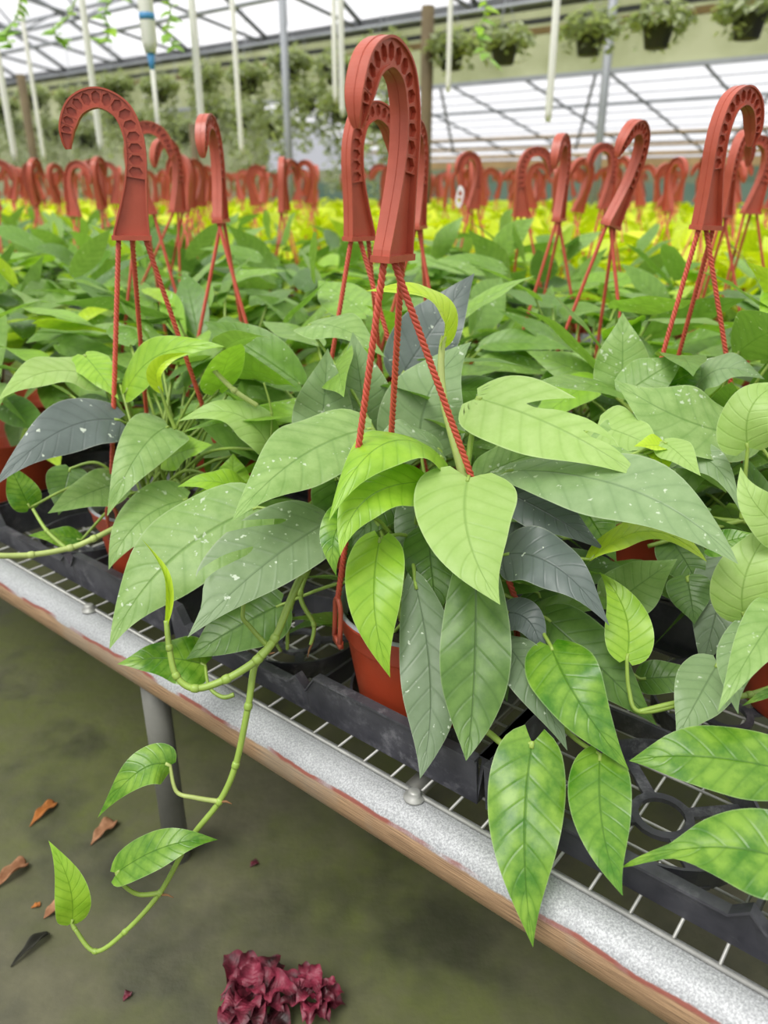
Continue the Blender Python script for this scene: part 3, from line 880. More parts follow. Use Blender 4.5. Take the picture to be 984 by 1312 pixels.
H('mid', (452, 655, .74), (431, 738, .715), 46, a=.2, prof='ovate', wave=.15, c=(428, 690, .72))
H('pale', (476, 549, .84), (297, 668, .72), 104, c=(385, 590, .78), prof='ovate', a=.55, fold=.10, cup=.15, arch=.05, lobe=.05)
H('pale', (330, 650, .86), (140, 832, .80), 112, c=(215, 725, .83), prof='ovate', a=.45, fold=.08, arch=.05)
H('deep', (360, 775, .87), (238, 845, .85), 78, a=.5, prof='ovate')
H('sage', (412, 566, .93), (420, 446, .90), 84, a=.25, prof='ovate', fold=.35, arch=.0, lobe=.04)
H('sage', (470, 552, .95), (452, 425, .93), 78, a=.2, prof='ovate', fold=.1)
H('sage', (540, 585, .91), (604, 438, .92), 112, c=(550, 505, .9), a=.2, prof='ovate', fold=.08, arch=.0, lobe=.05)
H('dark', (515, 480, 1.02), (608, 350, 1.02), 84, a=.3, prof='ovate', fold=.1, lab='blue-grey leaf standing up behind the ropes')
H('lime', (567, 438, .80), (468, 373, .76), 66, c=(553, 384, .78), a=.75, cap=.9, prof='ovate', roll=0, fold=.3, arch=.0, petmat='stempale', pet=[P(594, 612, .80), P(588, 590, .80), P(569, 515, .80), P(565, 470, .80), P(567, 438, .80)], pr=.0042, lab='young yellow-green leaf unfolding at the top')
H('pale', (394, 417, 1.0), (494, 458, .95), 44, c=(440, 425, .97), a=.75, prof='ovate', arch=.05)
H('sage', (565, 578, .86), (478, 578, .80), 46, c=(520, 562, .83), a=.6, prof='ovate', arch=.04)
H('heart', (611, 510, .81), (822, 613, .72), 104, c=(715, 553, .76), prof='ovate', a=.6, fold=.04, cup=.05, wave=.04, arch=.05, lobe=.05, notch=[(-1, .60, .15, .29, .26, .03), (-1, .86, .05, .64, .32, .03)], pet=[P(598, 620, .82), P(600, 590, .81), P(607, 540, .81), P(611, 510, .81)], pr=.003, lab='split pale leaf with long finger-like lobes')
H('pale', (848, 566, .84), (742, 572, .82), 66, a=.7, prof='heart')
H('heart', (765, 545, .85), (850, 580, .80), 62, a=.6, prof='heart')
H('lime', (812, 570, .82), (836, 620, .78), 40, a=.4, c=(846, 590, .80), prof='ovate', fold=.3)
H('lime', (852, 572, .80), (812, 572, .79), 22, a=.6, prof='ovate', fold=.4)
H('heart', (850, 566, .80), (898, 610, .75), 38, a=.5, prof='ovate')
H('sage', (652, 603, .80), (946, 723, .655), 88, c=(812, 636, .71), prof='lance', a=.6, fold=.10, cup=.12, arch=.06)
H('pale', (612, 612, .85), (722, 572, .82), 58, a=.6, prof='ovate')
H('dark', (652, 632, .82), (775, 705, .76), 58, a=.5, prof='ovate')
H('dark', (640, 705, .82), (722, 690, .80), 62, a=.3, prof='ovate', notch=[(1, .66, .10, .4, .35, .04)])
H('dark', (646, 711, .77), (781, 802, .715), 78, c=(712, 728, .74), prof='ovate', a=.45, fold=.10, arch=.06, lab='blue-grey leaf under the long speckled leaf')
H('lime', (757, 717, .765), (906, 720, .70), 46, c=(830, 684, .73), prof='ovate', a=.6, fold=.25, arch=.05, roll=-20, lab='glossy yellow-green leaf folded lengthwise')
H('bright', (803, 845, .735), (768, 733, .765), 60, c=(800, 785, .75), prof='ovate', a=.3, fold=.22, lobe=.05, pet=[P(880, 900, .73), P(820, 912, .73), P(806, 885, .735), P(803, 845, .735)])
H('pale', (782, 778, .83), (868, 716, .80), 74, a=.4, prof='ovate')
H('mid', (706, 828, .735), (806, 987, .665), 90, c=(742, 900, .69), pet=[P(676, 770, .80), P(690, 800, .77), P(706, 828, .735)], prof='ovate', a=.35, fold=.12, arch=.03, lab='vivid green leaf pointing down to the right')
H('deep', (700, 792, .79), (842, 930, .74), 84, prof='ovate', a=.4)
H('dusk', (642, 822, .765), (727, 962, .70), 62, c=(680, 870, .73), prof='lance', a=.3, fold=.12)
H('dark', (645, 785, .775), (694, 850, .75), 46, a=.3, c=(680, 800, .76))
H('mid', (682, 951, .70), (683, 1214, .635), 100, c=(672, 1080, .66), prof='ovate', a=.2, fold=.10, lobe=.09, cup=.14, arch=.02, pet=[P(600, 925, .76), P(625, 938, .735), P(655, 960, .71), P(682, 951, .70)], pr=.003, lab='long green leaf hanging over the rail')
H('mid', (769, 967, .685), (798, 1148, .595), 82, c=(772, 1060, .64), prof='ovate', a=.2, fold=.12, lobe=.08, cup=.14, arch=.02, pet=[P(690, 900, .76), P(735, 945, .715), P(769, 967, .685)])
# filler leaves in the plant's heart
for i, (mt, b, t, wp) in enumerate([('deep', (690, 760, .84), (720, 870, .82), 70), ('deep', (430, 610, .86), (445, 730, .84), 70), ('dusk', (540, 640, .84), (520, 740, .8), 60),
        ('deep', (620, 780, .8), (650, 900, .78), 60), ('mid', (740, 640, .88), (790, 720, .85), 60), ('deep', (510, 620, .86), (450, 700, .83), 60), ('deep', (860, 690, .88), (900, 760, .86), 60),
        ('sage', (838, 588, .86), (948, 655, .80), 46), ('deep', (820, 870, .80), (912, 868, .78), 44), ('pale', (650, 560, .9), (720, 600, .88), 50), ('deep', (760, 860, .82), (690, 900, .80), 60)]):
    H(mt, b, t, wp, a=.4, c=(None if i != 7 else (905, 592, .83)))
# trailing vine: stems are parts, its leaves their sub-parts
def vine(parent, pts, r0, r1, mat='stem', n=8):
    pp = spline([P(*q) for q in pts], n); k = len(pp)
    rs = [r0+(r1-r0)*i/(k-1) for i in range(k)]
    mb = MB(); tube(mb, pp, rs, 10)
    for q in pts[1:-1]:
        c = P(*q); i = min(range(k), key=lambda j: (pp[j]-c).length)
        t = (pp[min(i+1, k-1)]-pp[max(0, i-1)]).normalized(); rr = rs[i]
        tube(mb, [c-t*rr*1.2, c-t*rr*.5, c+t*rr*.5, c+t*rr*1.2], [rr, rr*1.28, rr*1.28, rr], 10)
    return mb.build('vine_stem', M[mat], parent)
v1 = vine(hero, [(430, 690, .84), (388, 735, .80), (352, 818, .785), (328, 848, .79), (318, 905, .79), (302, 980, .80), (281, 1027, .805), (243, 1076, .81), (205, 1144, .815), (160, 1194, .82), (122, 1219, .825), (96, 1190, .825)], .0042, .0022)
v1['label'] = 'long main vine hanging over the rail'
hleaf(v1, 'mid', (218, 981, .80), (125, 1048, .79), 50, c=(178, 990, .79), a=.45, prof='ovate', fold=.2, lobe=.04, arch=.06, pet=[(281, 1027, .805), (250, 1022, .80), (226, 1014, .80), (218, 981, .80)], petmat='stempale')
hleaf(v1, 'mid', (149, 1119, .80), (279, 1076, .80), 50, c=(215, 1085, .79), a=.45, prof='ovate', fold=.2, arch=.04, pet=[(205, 1144, .815), (178, 1146, .81), (158, 1134, .80), (149, 1119, .80)])
hleaf(v1, 'bright', (92, 1183, .825), (62, 1077, .82), 44, c=(88, 1130, .82), a=.2, prof='ovate', fold=.25, lobe=.02, pet=[(96, 1190, .825), (94, 1187, .825), (92, 1183, .825)])
v2 = vine(hero, [(350, 822, .785), (330, 845, .775), (290, 870, .77), (250, 882, .765), (226, 866, .765), (217, 830, .765), (213, 795, .765)], .0044, .0026)
v2['label'] = 'side vine ending in a rolled new leaf'
hleaf(v2, 'lime', (214, 800, .765), (181, 690, .755), 17, c=(213, 745, .76), a=.2, prof='lance', fold=.9, twist=2.2, arch=.0)
hleaf(v2, 'slate', (421, 668, .80), (240, 817, .71), 84, c=(335, 728, .755), a=.45, prof='ovate', fold=.04, cup=.05, wave=.03, arch=.03, lobe=.03, prof2='lobed', asym=1.45,
      notch=[(1, .44, .05, .22, .52, .03), (1, .85, .09, .50, .42, .05)], pet=[(345, 830, .785), (322, 805, .78), (311, 785, .775), (330, 740, .775), (421, 668, .80)], lab='grey-green split leaf with two slits')
hleaf(v2, 'mid', (263, 852, .86), (150, 851, .84), 62, a=.55, prof='heart', fold=.06, c=(210, 846, .85), pet=[(300, 890, .83), (285, 893, .83), (268, 880, .84), (263, 852, .86)])
for pts in ([(410, 700, .85), (385, 760, .84), (402, 800, .84), (398, 826, .84)], [(400, 720, .86), (372, 780, .87), (368, 832, .88)], [(395, 735, .88), (350, 740, .9), (345, 800, .9), (360, 835, .9)]):
    vine(hero, pts, .003, .002)
for q, e in (((330, 846, .785), (352, 836, .78)), ((281, 1027, .805), (297, 1030, .80)), ((205, 1146, .815), (222, 1150, .81)), ((400, 824, .84), (394, 842, .84))):
    mb = MB(); a, b_ = P(*q), P(*e); tube(mb, [a, a.lerp(b_, .6)+UP*.002, b_], [.0016, .0012, .0005], 6); mb.build('aerial_root', M['root'], hero)
# tip bits
# ---------------------------------------------------------------- basket at the right edge
rb = make_basket((.50, .745), 'hanging basket cut by the right edge, its leaves reaching in over the tray', rot=R(30), fol=LOWF[1]+(0.0,), clips=(190, 310, 70))
cr2 = V((.50, .745, BZ+.125))
def Q(mat, b, t, wpx, **k):
    if 'pet' not in k: k['pet'] = apet(b, cr2, k.pop('rise', .04), int(b[0]))
    return hleaf(rb, mat, b, t, wpx, **k)
Q('mid', (1052, 1000, .62), (806, 975, .66), 88, c=(915, 972, .64), prof='lance', a=.45, fold=.10, cup=.12, arch=.03, lab='broad mottled leaf lying across the tray')
Q('mid', (1062, 1130, .575), (795, 1112, .625), 104, c=(930, 1088, .595), prof='tail', a=.45, fold=.16, arch=.05, lab='mottled leaf with a curled narrow tip')
Q('pale', (1010, 770, .68), (919, 913, .62), 64, c=(968, 830, .65), prof='ovate', a=.5, fold=.15)
Q('sage', (992, 800, .70), (946, 915, .65), 66, c=(945, 850, .68), prof='ovate', a=.35)
Q('heart', (953, 790, .70), (1010, 655, .70), 76, c=(960, 725, .69), prof='ovate', a=.3, fold=.15)
Q('heart', (1020, 690, .68), (949, 598, .68), 54, c=(968, 650, .67), prof='ovate', a=.4)
Q('heart', (958, 574, .78), (1010, 490, .78), 70, c=(965, 520, .77), prof='heart', a=.4, pet=[P(950, 665, .80), P(954, 620, .79), P(958, 574, .78)])
Q('pale', (966, 560, .86), (786, 486, .86), 78, c=(870, 542, .85), prof='lance', a=.5, fold=.12)
Q('mid', (1010, 880, .70), (950, 905, .66), 12, prof='lance', a=.5)
for mt, b, t, wp in (('dusk', (935, 715, .86), (898, 862, .84), 74), ('deep', (880, 740, .86), (890, 800, .84), 56), ('mid', (905, 702, .80), (972, 684, .78), 34), ('mid', (868, 668, .86), (912, 652, .84), 44), ('sage', (920, 850, .74), (866, 948, .70), 76)):
    Q(mt, b, t, wp, a=.4, pet=[P(b[0]+20, b[1]-8, b[2]+.03), P(*b)])
vn = [(1040, 860, .74), (960, 890, .735), (880, 898, .73), (818, 912, .73)]
vine(rb, vn, .003, .0025)
vine(rb, [(1020, 660, .86), (955, 668, .86), (880, 660, .88)], .003, .0025)
vine(rb, [(960, 664, .86), (900, 680, .86), (830, 700, .88)], .003, .0025)

# ---------------------------------------------------------------- other near baskets
def hk(px, py, depth): return P(px, py, depth)
b1 = make_basket((-.01, 1.09), 'basket right behind the front one, its hook opening to the right', hookb=hk(461, 304, 1.02), rot=R(226), lean=(.02, 0), fol=NEARF[0]+(.4,), clips=(200, 320, 80))
b2 = make_basket((-.336, 1.06), 'left basket with a honeycomb hook facing front and a half-hidden red pot', hookb=hk(169, 303, .955), rot=R(14), lean=(.02, .02), fol=NEARF[1]+(0.0,), clips=(250, 10, 110))
b3 = make_basket((.43, 1.07), 'right basket whose tall hook faces front and opens to the right', hookb=hk(905, 290, .99), rot=R(216), lean=(.05, 0), fol=NEARF[2]+(.9,), clips=(210, 330, 90))
b4 = make_basket((.38, 1.42), 'basket with an edge-on hook leaning right, left of the tall right hook', hookb=P(783, 288, 1.33), rot=R(47), lean=(.28, .05), fol=NEARF[0]+(3.4,), clips=(190, 310, 70))
b5 = make_basket((.36, 1.75), 'basket with a narrow hook left of the leaning one', hookb=P(716, 281, 1.62), rot=R(62), lean=(.0, 0), fol=MIDF[0]+(.2,))
b6 = make_basket((-.275, 1.40), 'basket with an upright edge-on hook right of the left honeycomb hook', hookb=P(283, 282, 1.33), rot=R(84), lean=(-.02, 0), fol=NEARF[2]+(4.0,), clips=(200, 320, 80))
b7 = make_basket((.36, 2.12), 'basket with a broad question-mark hook in the middle right', hookb=P(668, 276, 1.98), rot=R(190), lean=(.05, 0), fol=MIDF[1]+(.7,))
b8 = make_basket((-.48, 1.66), 'basket whose hook peeks out behind the left honeycomb hook', hookb=P(186, 272, 1.53), rot=R(195), lean=(-.02, 0), fol=MIDF[2]+(1.9,))
b9 = make_basket((.72, 1.72), 'basket with a thin hook just right behind the tall right hook', hookb=P(928, 276, 1.6), rot=R(225), lean=(.06, 0), fol=MIDF[3]+(.7,))
b10 = make_basket((.88, 1.95), 'basket whose hook is cut by the right edge', hookb=P(962, 272, 1.8), rot=R(10), lean=(.05, 0), fol=MIDF[0]+(2.7,))
b11 = make_basket((.06, 1.41), 'basket mostly hidden behind the front hook', hookb=P(536, 290, 1.32), rot=R(70), lean=(.0, 0), fol=NEARF[1]+(5.2,), clips=(190, 310, 70))
b12 = make_basket((.29, 2.62), 'basket with a small white tag on its hook, right of the front hook', hookb=P(606, 266, 2.45), rot=R(25), fol=MIDF[2]+(.7,))
b13 = make_basket((.62, 2.3), 'basket whose hook shows just behind the leaning hook', hookb=P(776, 265, 2.15), rot=R(20), lean=(-.03, 0), fol=MIDF[3]+(3.7,))
b14 = make_basket((-.62, 2.05), 'basket with a narrow hook between the left honeycomb hook and the edge-on one', hookb=P(228, 270, 1.9), rot=R(60), fol=MIDF[1]+(2.7,))
EXPL = [(O0.x, O0.y), (.5, .745), (-.01, 1.09), (-.336, 1.06), (.43, 1.07), (.38, 1.42), (.36, 1.75), (-.275, 1.4), (.36, 2.12), (-.48, 1.66), (.72, 1.72), (.88, 1.95), (.06, 1.41), (.29, 2.62), (.62, 2.3), (-.62, 2.05)]
# leaves of the left basket that stand out
crl = V((-.336, 1.06, BZ+.125))
def Lf(mat, b, t, wpx, **k):
    if 'pet' not in k: k['pet'] = apet(b, crl, k.pop('rise', .04), int(b[0]))
    return hleaf(b2, mat, b, t, wpx, **k)
Lf('dark', (152, 538, 1.0), (-8, 624, .90), 72, c=(75, 556, .95), a=.4, prof='ovate', fold=.06, arch=.05, lab='blue-grey leaf pointing left')
Lf('pale', (216, 547, 1.0), (137, 662, .93), 72, c=(178, 585, .96), a=.4, prof='heart', fold=.12)
Lf('pale', (154, 618, 1.03), (61, 658, .96), 50, a=.5, prof='ovate')
Lf('pale', (240, 640, .99), (139, 730, .92), 70, c=(180, 672, .95), a=.5, prof='ovate')
Lf('heart', (347, 577, .97), (228, 540, .95), 46, c=(300, 532, .95), a=.6, prof='ovate', arch=.06)
Lf('bright', (320, 636, .97), (227, 624, .95), 36, c=(275, 620, .95), a=.6, prof='ovate')
Lf('bright', (298, 626, 1.0), (299, 581, 1.0), 48, a=.2, prof='heart', fold=.1)
Lf('bright', (212, 588, 1.02), (272, 570, 1.0), 36, a=.6, prof='ovate')
Lf('heart', (130, 486, 1.05), (-3, 514, .95), 46, c=(60, 480, 1.0), a=.6, prof='ovate', arch=.06)
Lf('bright', (162, 502, 1.0), (288, 444, .95), 46, c=(210, 455, .97), a=.6, prof='ovate', roll=15, arch=.05)
Lf('bright', (108, 455, 1.05), (152, 512, 1.0), 44, a=.4, prof='ovate')
Lf('lime', (206, 500, .96), (242, 452, .95), 26, c=(205, 470, .95), a=.3, prof='lance', fold=.7, pet=[P(225, 550, .98), P(214, 525, .97), P(206, 500, .96)], lab='rolled young leaf')
Lf('mid', (38, 650, 1.02), (10, 592, 1.0), 40, a=.3)
Lf('deep', (90, 600, 1.08), (75, 660, 1.06), 50, a=.3)
Lf('mid', (104, 692, 1.03), (36, 686, 1.0), 26, a=.6)
vine(b2, [(-10, 712, .93), (40, 711, .95), (90, 702, .97), (120, 690, .98), (152, 674, 1.0), (215, 640, 1.04)], .0036, .0036, 'stempale')
vine(b2, [(85, 703, .97), (60, 680, .99), (42, 652, 1.0)], .0028, .002)
vine(b2, [(346, 575, .97), (348, 530, .96), (338, 490, .95)], .0018, .0012)
vine(b2, [(270, 470, .95), (300, 500, .95), (330, 520, .96)], .0032, .0032, 'stempale')
# a few standout leaves of the right basket behind
crr = V((.43, 1.07, BZ+.125))
def Rf(mat, b, t, wpx, **k):
    if 'pet' not in k: k['pet'] = apet(b, crr, .04, int(b[0]))
    return hleaf(b3, mat, b, t, wpx, **k)
Rf('pale', (797, 504, .98), (798, 400, .97), 72, a=.25, prof='ovate', fold=.15)
Rf('pale', (800, 505, .96), (880, 455, .95), 58, a=.35, prof='ovate', fold=.1)
Rf('mid', (842, 500, .98), (908, 470, .98), 46, a=.4)
Rf('sage', (890, 505, .98), (980, 486, .92), 46, c=(925, 476, .95), a=.6)
Rf('bright', (1000, 360, 1.1), (975, 440, 1.05), 36, a=.4)

# ---------------------------------------------------------------- rows behind: prototypes and copies
def proto(i, fol, label, group, lo=True, hook=True):
    rng = random.Random(200+i)
    rt = empty('hanging_basket', V((0, 0, BZ+.003)), label, 'hanging basket', group)
    body(rt, lo=lo)
    if not hook:
        link('foliage', fol[0], rt); return rt
    hb = V((rng.uniform(-.03, .03), rng.uniform(-.03, .03), BZ+.508+rng.uniform(-.03, .0)))
    ln = (rng.uniform(-.16, .16), rng.uniform(-.16, .16))
    rot = rng.uniform(0, 2*PI)
    o, x, y, z = place_hook(rt, hb, rot, ln, False)
    for k in range(3):
        q = rot + PI*.5 + (k-1)*2.09
        od = V((math.cos(q), math.sin(q), 0))
        rope_geo(hb + x*(-.016+.016*k) - z*.003, V((0, 0, BZ+.003))+od*.1+UP*.15, False).build('rope', M['rope'], rt)
    fo = link('foliage', fol[0], rt)
    return rt
def copy_tree(o, parent=None):
    c = o.copy(); COL.objects.link(c)
    if parent: c.parent = parent
    for ch in list(o.children): copy_tree(ch, c)
    return c
GL, GG = 'green-leaved hanging basket with a red hook among the rows behind the front baskets', 'green baskets in the rows behind'
YL, YG = 'yellow-leaved hanging basket with a red hook on the far benches', 'yellow baskets on the far benches'
GP = [proto(i, MIDF[i % 4], GL, GG) for i in range(6)]
NP = [proto(40+i, MIDF[i % 4], 'green pot plant without a standing hook between the hooked baskets', 'green pots without a standing hook', True, False) for i in range(4)]
YP = [proto(20+i, LIMEF[i % 3], YL, YG) for i in range(6)]
rng = random.Random(9)
used = set()
def vis(p):
    if p.y < .95 or p.y > 8.6: return False
    den = p.y*math.cos(TH)+.16
    return abs(p.x)/den*FPX < 492 + 190/den
spots = []
def rows(n0, n1, pitchd, pitchn, kind):
    m = 0; n = n0
    while n <= n1:
        for k in range(-8, 26):
            d = pitchd*k + (pitchd*.42 if m % 2 else 0)
            p = W(d+rng.uniform(-.02, .02), n+rng.uniform(-.02, .02), 0)
            if not vis(p): continue
            if any(math.hypot(p.x-e[0], p.y-e[1]) < .225 for e in EXPL): continue
            spots.append((p, kind))
        n += pitchn; m += 1
rows(0.0, 1.5, .492, .205, 'g')
rows(1.92, 2.4, .40, .22, 'y')
rows(2.74, 4.3, .42, .25, 'y')
rows(4.72, 6.3, .48, .30, 'y')
def pxof(p):
    q = V((p.x, p.y, BZ+.14)) - CAM
    return CXP + FPX*q.x/q.dot(FWD)
NUM = ORDW = ['first', 'second', 'third', 'fourth', 'fifth', 'sixth', 'seventh', 'eighth', 'ninth', 'tenth', 'eleventh', 'twelfth', 'thirteenth', 'fourteenth', 'fifteenth', 'sixteenth', 'seventeenth', 'eighteenth', 'nineteenth', 'twentieth', 'twenty-first', 'twenty-second', 'twenty-third', 'twenty-fourth', 'twenty-fifth', 'twenty-sixth']
cnt = {'g': 0, 'y': 0, 'n': 0}
spots = [(p, 'n' if k == 'g' and p.y < 2.5 else k) for p, k in spots]
for p, kind in spots:
    ps = {'g': GP, 'y': YP, 'n': NP}[kind]
    i = cnt[kind]; cnt[kind] += 1
    src = ps[i % len(ps)]
    o = src if i < len(ps) else copy_tree(src)
    nn = (V((p.x, p.y, 0))-O0).dot(N)
    if kind == 'y':
        k2 = 'nearest' if nn < 2.6 else 'middle' if nn < 4.5 else 'farthest'
        o['label'] = 'yellow-leaved hanging basket with a red hook on the %s of the three yellow benches' % k2; o['group'] = 'yellow baskets on the %s yellow bench' % k2
    elif kind == 'g':
        k2 = 'far part of front bench' if nn < 1.6 else 'second bench back'
        o['label'] = 'green basket with red hook, %s' % k2; o['group'] = 'green baskets on the ' + k2
    else:
        k2 = 'front bench' if nn < 1.6 else 'second bench back'
        o['label'] = 'green pot plant without standing hook, %s' % k2; o['group'] = 'pots without a standing hook on the ' + k2
    o.location = (p.x, p.y, BZ+.003)
    o.rotation_euler = (0, 0, rng.uniform(0, 2*PI))
LAB = {}
for o in scene.objects:
    if o.parent is None and str(o.get('group', '')).startswith(('green baskets on', 'pots without')):
        LAB.setdefault(o['label'], []).append((pxof(o.location), o))
for lb, l in LAB.items():
    l.sort(key=lambda t: t[0]); i = 0
    for x, o in l:
        if 0 <= x <= 984 and i < len(NUM):
            o['label'] = lb + ', %s from the left' % NUM[i]; i += 1
print('baskets', cnt)
# white tag on a hook
tb = P(589, 252, 2.35)
mb = MB(); 
x = V((1, 0, 0)); 
ring = []
for k in range(24):
    q = 2*PI*k/24; ring.append(tb + x*(math.cos(q)*.012*(1+.25*math.sin(2*q))) + UP*(math.sin(q)*.032))
inn = [tb + (p-tb)*.55 for p in ring]
vs = ring+inn+[p+V((0, .002, 0)) for p in ring+inn]
fs = []
for k in range(24):
    j = (k+1) % 24; fs += [(k, j, 24+j, 24+k), (48+j, 48+k, 72+k, 72+j), (k, 48+k, 48+j, j), (24+j, 72+j, 72+k, 24+k)]
mb.add(vs, fs)
box(mb, tb, x*.008, V((0, .001, 0)), UP*.003)
tag(mb.build('plant_tag', M['tagw'], smooth=False), 'small white loop tag hanging on a far hook', 'tag')

# ================================================================== OVERHEAD PLANTERS
def planter_foliage(seed, nleaf, trail):
    rng = random.Random(seed); mb = MB()
    for i in range(nleaf):
        q = rng.uniform(0, 2*PI); r = .05+.13*math.sqrt(rng.random())
        z = .12+rng.uniform(-.03, .15)*(1-(r/.2)**2)
        if rng.random() < (.5 if trail > .2 else .06):
            r = .10+.06*rng.random(); z = .1 - trail*rng.random()**1.3
        B = V((r*math.cos(q), r*math.sin(q), z))
        L = rng.uniform(.04, .07); az = rng.uniform(0, 2*PI); el = rng.uniform(-.9, .6)
        T = B + V((math.cos(az)*math.cos(el), math.sin(az)*math.cos(el), math.sin(el)))*L
        leaf_geo(mb, B, (B+T)/2+UP*.006, T, V((rng.uniform(-.6, .6), rng.uniform(-.6, .6), 1)), L*.3, 'ovate', .2, .1, 0, 3, 2, .03, tint=rng.random(), rng=rng)
    return mb.mesh('foliage', M['trailing'], tint=True)
PF = [planter_foliage(301, 420, .10), planter_foliage(302, 620, .30), planter_foliage(303, 900, .62)]
mb = MB(); lathe(mb, [(0, 0), (.062, 0), (.066, .004), (.088, .115), (.094, .118), (.094, .135), (.088, .135), (.08, .10), (0, .1)], V((0, 0, 0)), 20)
PPOT = mb.mesh('pot', M['blackpot'])
def planter(loc, fi, label, group, top, sc=1.0):
    rt = empty('hanging_planter', loc, label, 'hanging planter', group)
    rt.scale = (sc, sc, sc)
    link('pot', PPOT, rt); fo = link('foliage', PF[fi], rt); fo.rotation_euler = (0, 0, loc.x*7)
    mb = MB()
    for k in range(3):
        q = 2*PI*k/3; tube(mb, [V((.09*math.cos(q), .09*math.sin(q), .13)), V((0, 0, .42))], .002, 5)
    tube(mb, [V((0, 0, .42)), V((0, 0, max(.5, (top-loc.z)/sc)))], .003, 5)
    o = mb.build('hanger_wire', M['steel']); o.parent = rt
    return rt
# the overhead pipe they hang on
RN, RZ = 5.0, .72
mb = MB(); tube(mb, [ncam(RN, RZ+.62, -6), ncam(RN, RZ+.62, 22)], .018, 8); tube(mb, [ncam(RN+1.6, RZ+.66, -6), ncam(RN+1.6, RZ+.66, 22)], .018, 8)
tag(mb.build('roof_hanging_pipes', M['steel']), kind='structure')
def rowpos(px, n):
    """the point on a hanging row (distance n) in the photo's column px"""
    a = math.atan((px-CXP)/FPX/ math.cos(TH)*1.0)
    best = min((abs(((q := ncam(n, RZ, d*.02)).x/((q.y)*math.cos(TH)-(RZ)*math.sin(TH)))*FPX+CXP-px), d*.02) for d in range(-350, 1100))
    return best[1]
near = [(577, 0, 'round leafy planter with black pot right above the front hook'), (645, 0, 'black pot planter second in the overhead row right of the front hook'),
        (752, 0, 'black pot planter above the grey post on the right'), (838, 0, 'black pot planter left of the corner one at upper right'), (958, 0, 'black pot planter nearest the upper right corner')]
for px, fi, lb in near:
    d = rowpos(px, RN); planter(ncam(RN, RZ, d), fi, lb, 'overhead planters on the right', CZ+RZ+.62)
ORD = ['first', 'second', 'third', 'fourth', 'fifth', 'sixth', 'seventh', 'eighth', 'ninth', 'tenth', 'eleventh', 'twelfth', 'thirteenth', 'fourteenth', 'fifteenth', 'sixteenth']
for i, px in enumerate((5, 46, 95, 150, 205, 262, 318, 372, 430, 490)):
    d = rowpos(px, RN); planter(ncam(RN, RZ + (.04 if i % 2 else -.02), d), 1 if i % 3 == 2 else 2, 'dark leafy trailing planter, %s from the left in the nearer overhead row' % ORD[i], 'trailing planters overhead', CZ+RZ+.62)
for i, px in enumerate((20, 64, 108, 150, 190, 230, 270, 310, 350, 392, 436, 480)):
    d = rowpos(px, RN+1.6)
    planter(ncam(RN+1.6, RZ-.02-.12*(i % 3), d), 2 if i % 3 else 1, 'hazy trailing planter, %s from the left in the farther overhead row' % ORD[i], 'planters in the farther overhead row', CZ+RZ+.66, 1.25)
# green creeper sprigs under the roof at upper left
def sprig(pts, seed, label):
    rng = random.Random(seed); pp = spline([P(*q) for q in pts], 6)
    rt = empty('creeper_sprig', pp[-1], label, 'vine', None)
    mb = MB(); tube(mb, pp, .0025, 5); mb.build('stem', M['stem'], rt)
    mb = MB()
    for p in pp:
        for k in range(1):
            az = rng.uniform(0, 2*PI); L = rng.uniform(.03, .055)
            T = p+V((math.cos(az), math.sin(az), rng.uniform(-.7, .2)))*L
            leaf_geo(mb, p, (p+T)/2+UP*.006, T, UP+V((0, -.6, 0)), L*.34, 'heart', .1, .1, 0, 4, 4, .08, tint=rng.uniform(.6, .9), rng=rng)
    mb.build('foliage', M['foliage'], rt, tint=True)
sprig([(30, -20, 2.4), (22, 20, 2.4), (8, 45, 2.4), (15, 60, 2.4)], 1, 'small green creeper at the upper left corner')
sprig([(105, -20, 2.6), (88, 20, 2.6), (70, 40, 2.6), (80, 52, 2.6)], 2, 'creeper sprig below the roof near the upper left corner')
sprig([(150, -10, 2.5), (135, 15, 2.5), (140, 40, 2.5), (132, 55, 2.5)], 3, 'creeper sprig left of the thick white tube')
sprig([(205, -20, 2.5), (218, 10, 2.5), (214, 40, 2.5), (222, 60, 2.5)], 4, 'creeper sprig right of the thick white tube')
sprig([(618, -20, 2.6), (622, 15, 2.6), (612, 45, 2.6), (628, 76, 2.6)], 5, 'bright creeper sprig hanging right of the round planter')

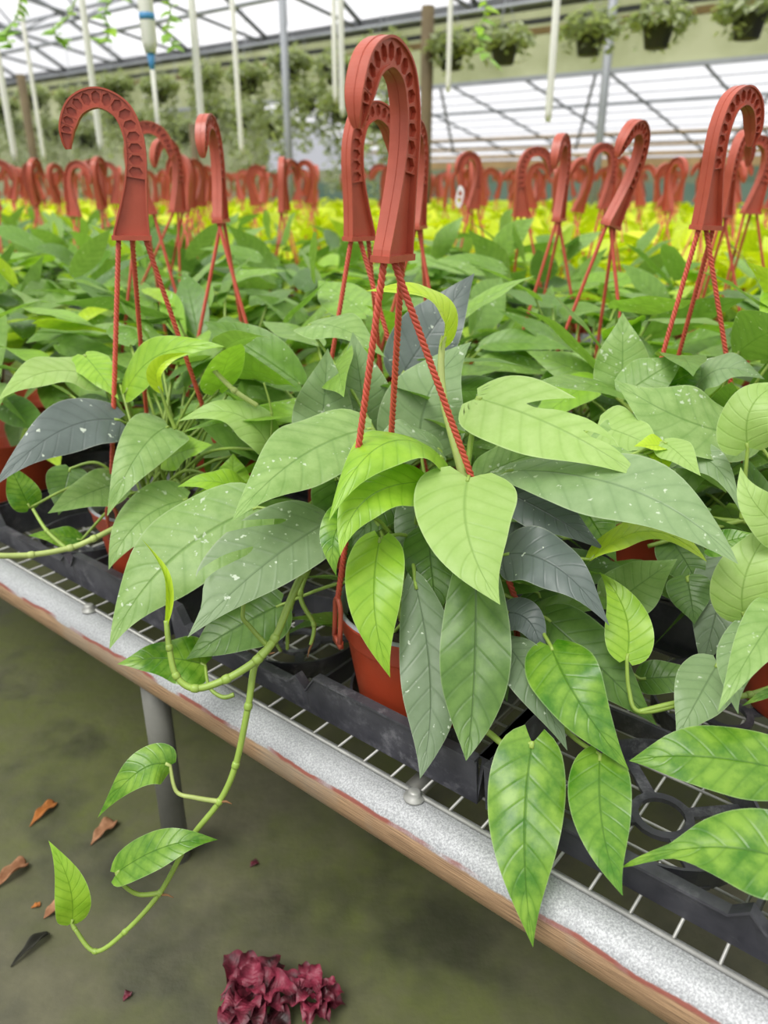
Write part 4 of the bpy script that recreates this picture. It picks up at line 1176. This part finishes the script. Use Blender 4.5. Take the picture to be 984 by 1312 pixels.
# ================================================================== FLOOR LITTER
def onfloor(px, py):
    d = (FWD + V((1, 0, 0))*((px-CXP)/FPX) + UPV*((CYP-py)/FPX)); k = -CZ/d.z
    return CAM + d*k
def dead(px, py, px2, py2, wpx, mat, label, seed, curl=.5):
    a, b_ = onfloor(px, py)+UP*.004, onfloor(px2, py2)+UP*.004
    L = (b_-a).length; rng = random.Random(seed); mb = MB()
    hw = wpx/2*1.15/FPX
    leaf_geo(mb, a, (a+b_)/2+UP*L*.15, b_, UP, hw, 'ovate', curl, .0, .3, 16, 8, .03, rng=rng)
    o = mb.build('dead_leaf', M[mat]); tag(o, label, 'dead leaf')
    md = o.modifiers.new('thickness', 'SOLIDIFY'); md.thickness = .0012
    lo = min(v.co.z for v in o.data.vertices)
    for v in o.data.vertices: v.co.z += .002-lo
dead(70, 1030, 38, 1060, 18, 'deadorange', 'orange-brown dead leaf on the floor left of the bench leg', 1)
dead(146, 1054, 116, 1084, 22, 'deadleaf', 'tan dead leaf on the floor beside the bench leg', 2)
dead(34, 1108, -8, 1142, 26, 'deadleaf', 'pale tan curled leaf on the floor at the left edge', 3, .8)
dead(80, 1160, 56, 1178, 20, 'deadleaf', 'small tan leaf scrap on the floor under the vine tip', 4)
dead(62, 1198, 14, 1240, 16, 'deadblack', 'blackened curled leaf on the floor at lower left', 5, .9)
dead(167, 1272, 158, 1284, 9, 'burgundy', 'tiny dark red scrap on the floor left of the burgundy clump', 6)
dead(330, 1105, 320, 1112, 10, 'burgundy', 'tiny red scrap on the floor under the rail', 7)
dead(52, 1160, 40, 1164, 7, 'deadorange', 'tiny orange scrap on the floor by the tan scrap', 8)
def clump(px, py, rad, nl, label, seed):
    c = onfloor(px, py); rng = random.Random(seed)
    rt = empty('burgundy_leaf_clump', c, label, 'fallen leaves')
    for i in range(nl):
        q = 2*PI*i*.618+rng.uniform(-.3, .3); r = rad*rng.uniform(.05, .55); L = rad*rng.uniform(.35, .7)
        B = c+V((math.cos(q)*r*.8, math.sin(q)*r*.8, .006+.030*(1-i/nl)))
        el = rng.uniform(.0, .5)*(1-i/nl)
        T = B+V((math.cos(q)*math.cos(el), math.sin(q)*math.cos(el), math.sin(el)))*L
        mb = MB(); leaf_geo(mb, B, (B+T)/2+UP*.014, T, UP, L*.45, 'heart', .1, -.3, .5, 26, 16, .05, rng=rng, quilt=.16)
        lo = min(p[2] for p in mb.v)
        if lo < .002: mb.v = [(p[0], p[1], p[2]+.002-lo) for p in mb.v]
        mb.build('leaf', M['burgundy'], rt)
clump(325, 1288, .062, 30, 'larger crumpled burgundy leaf clump on the floor at the bottom', 1)
clump(402, 1294, .04, 22, 'smaller crumpled burgundy leaf clump on the floor right of the larger one', 2)
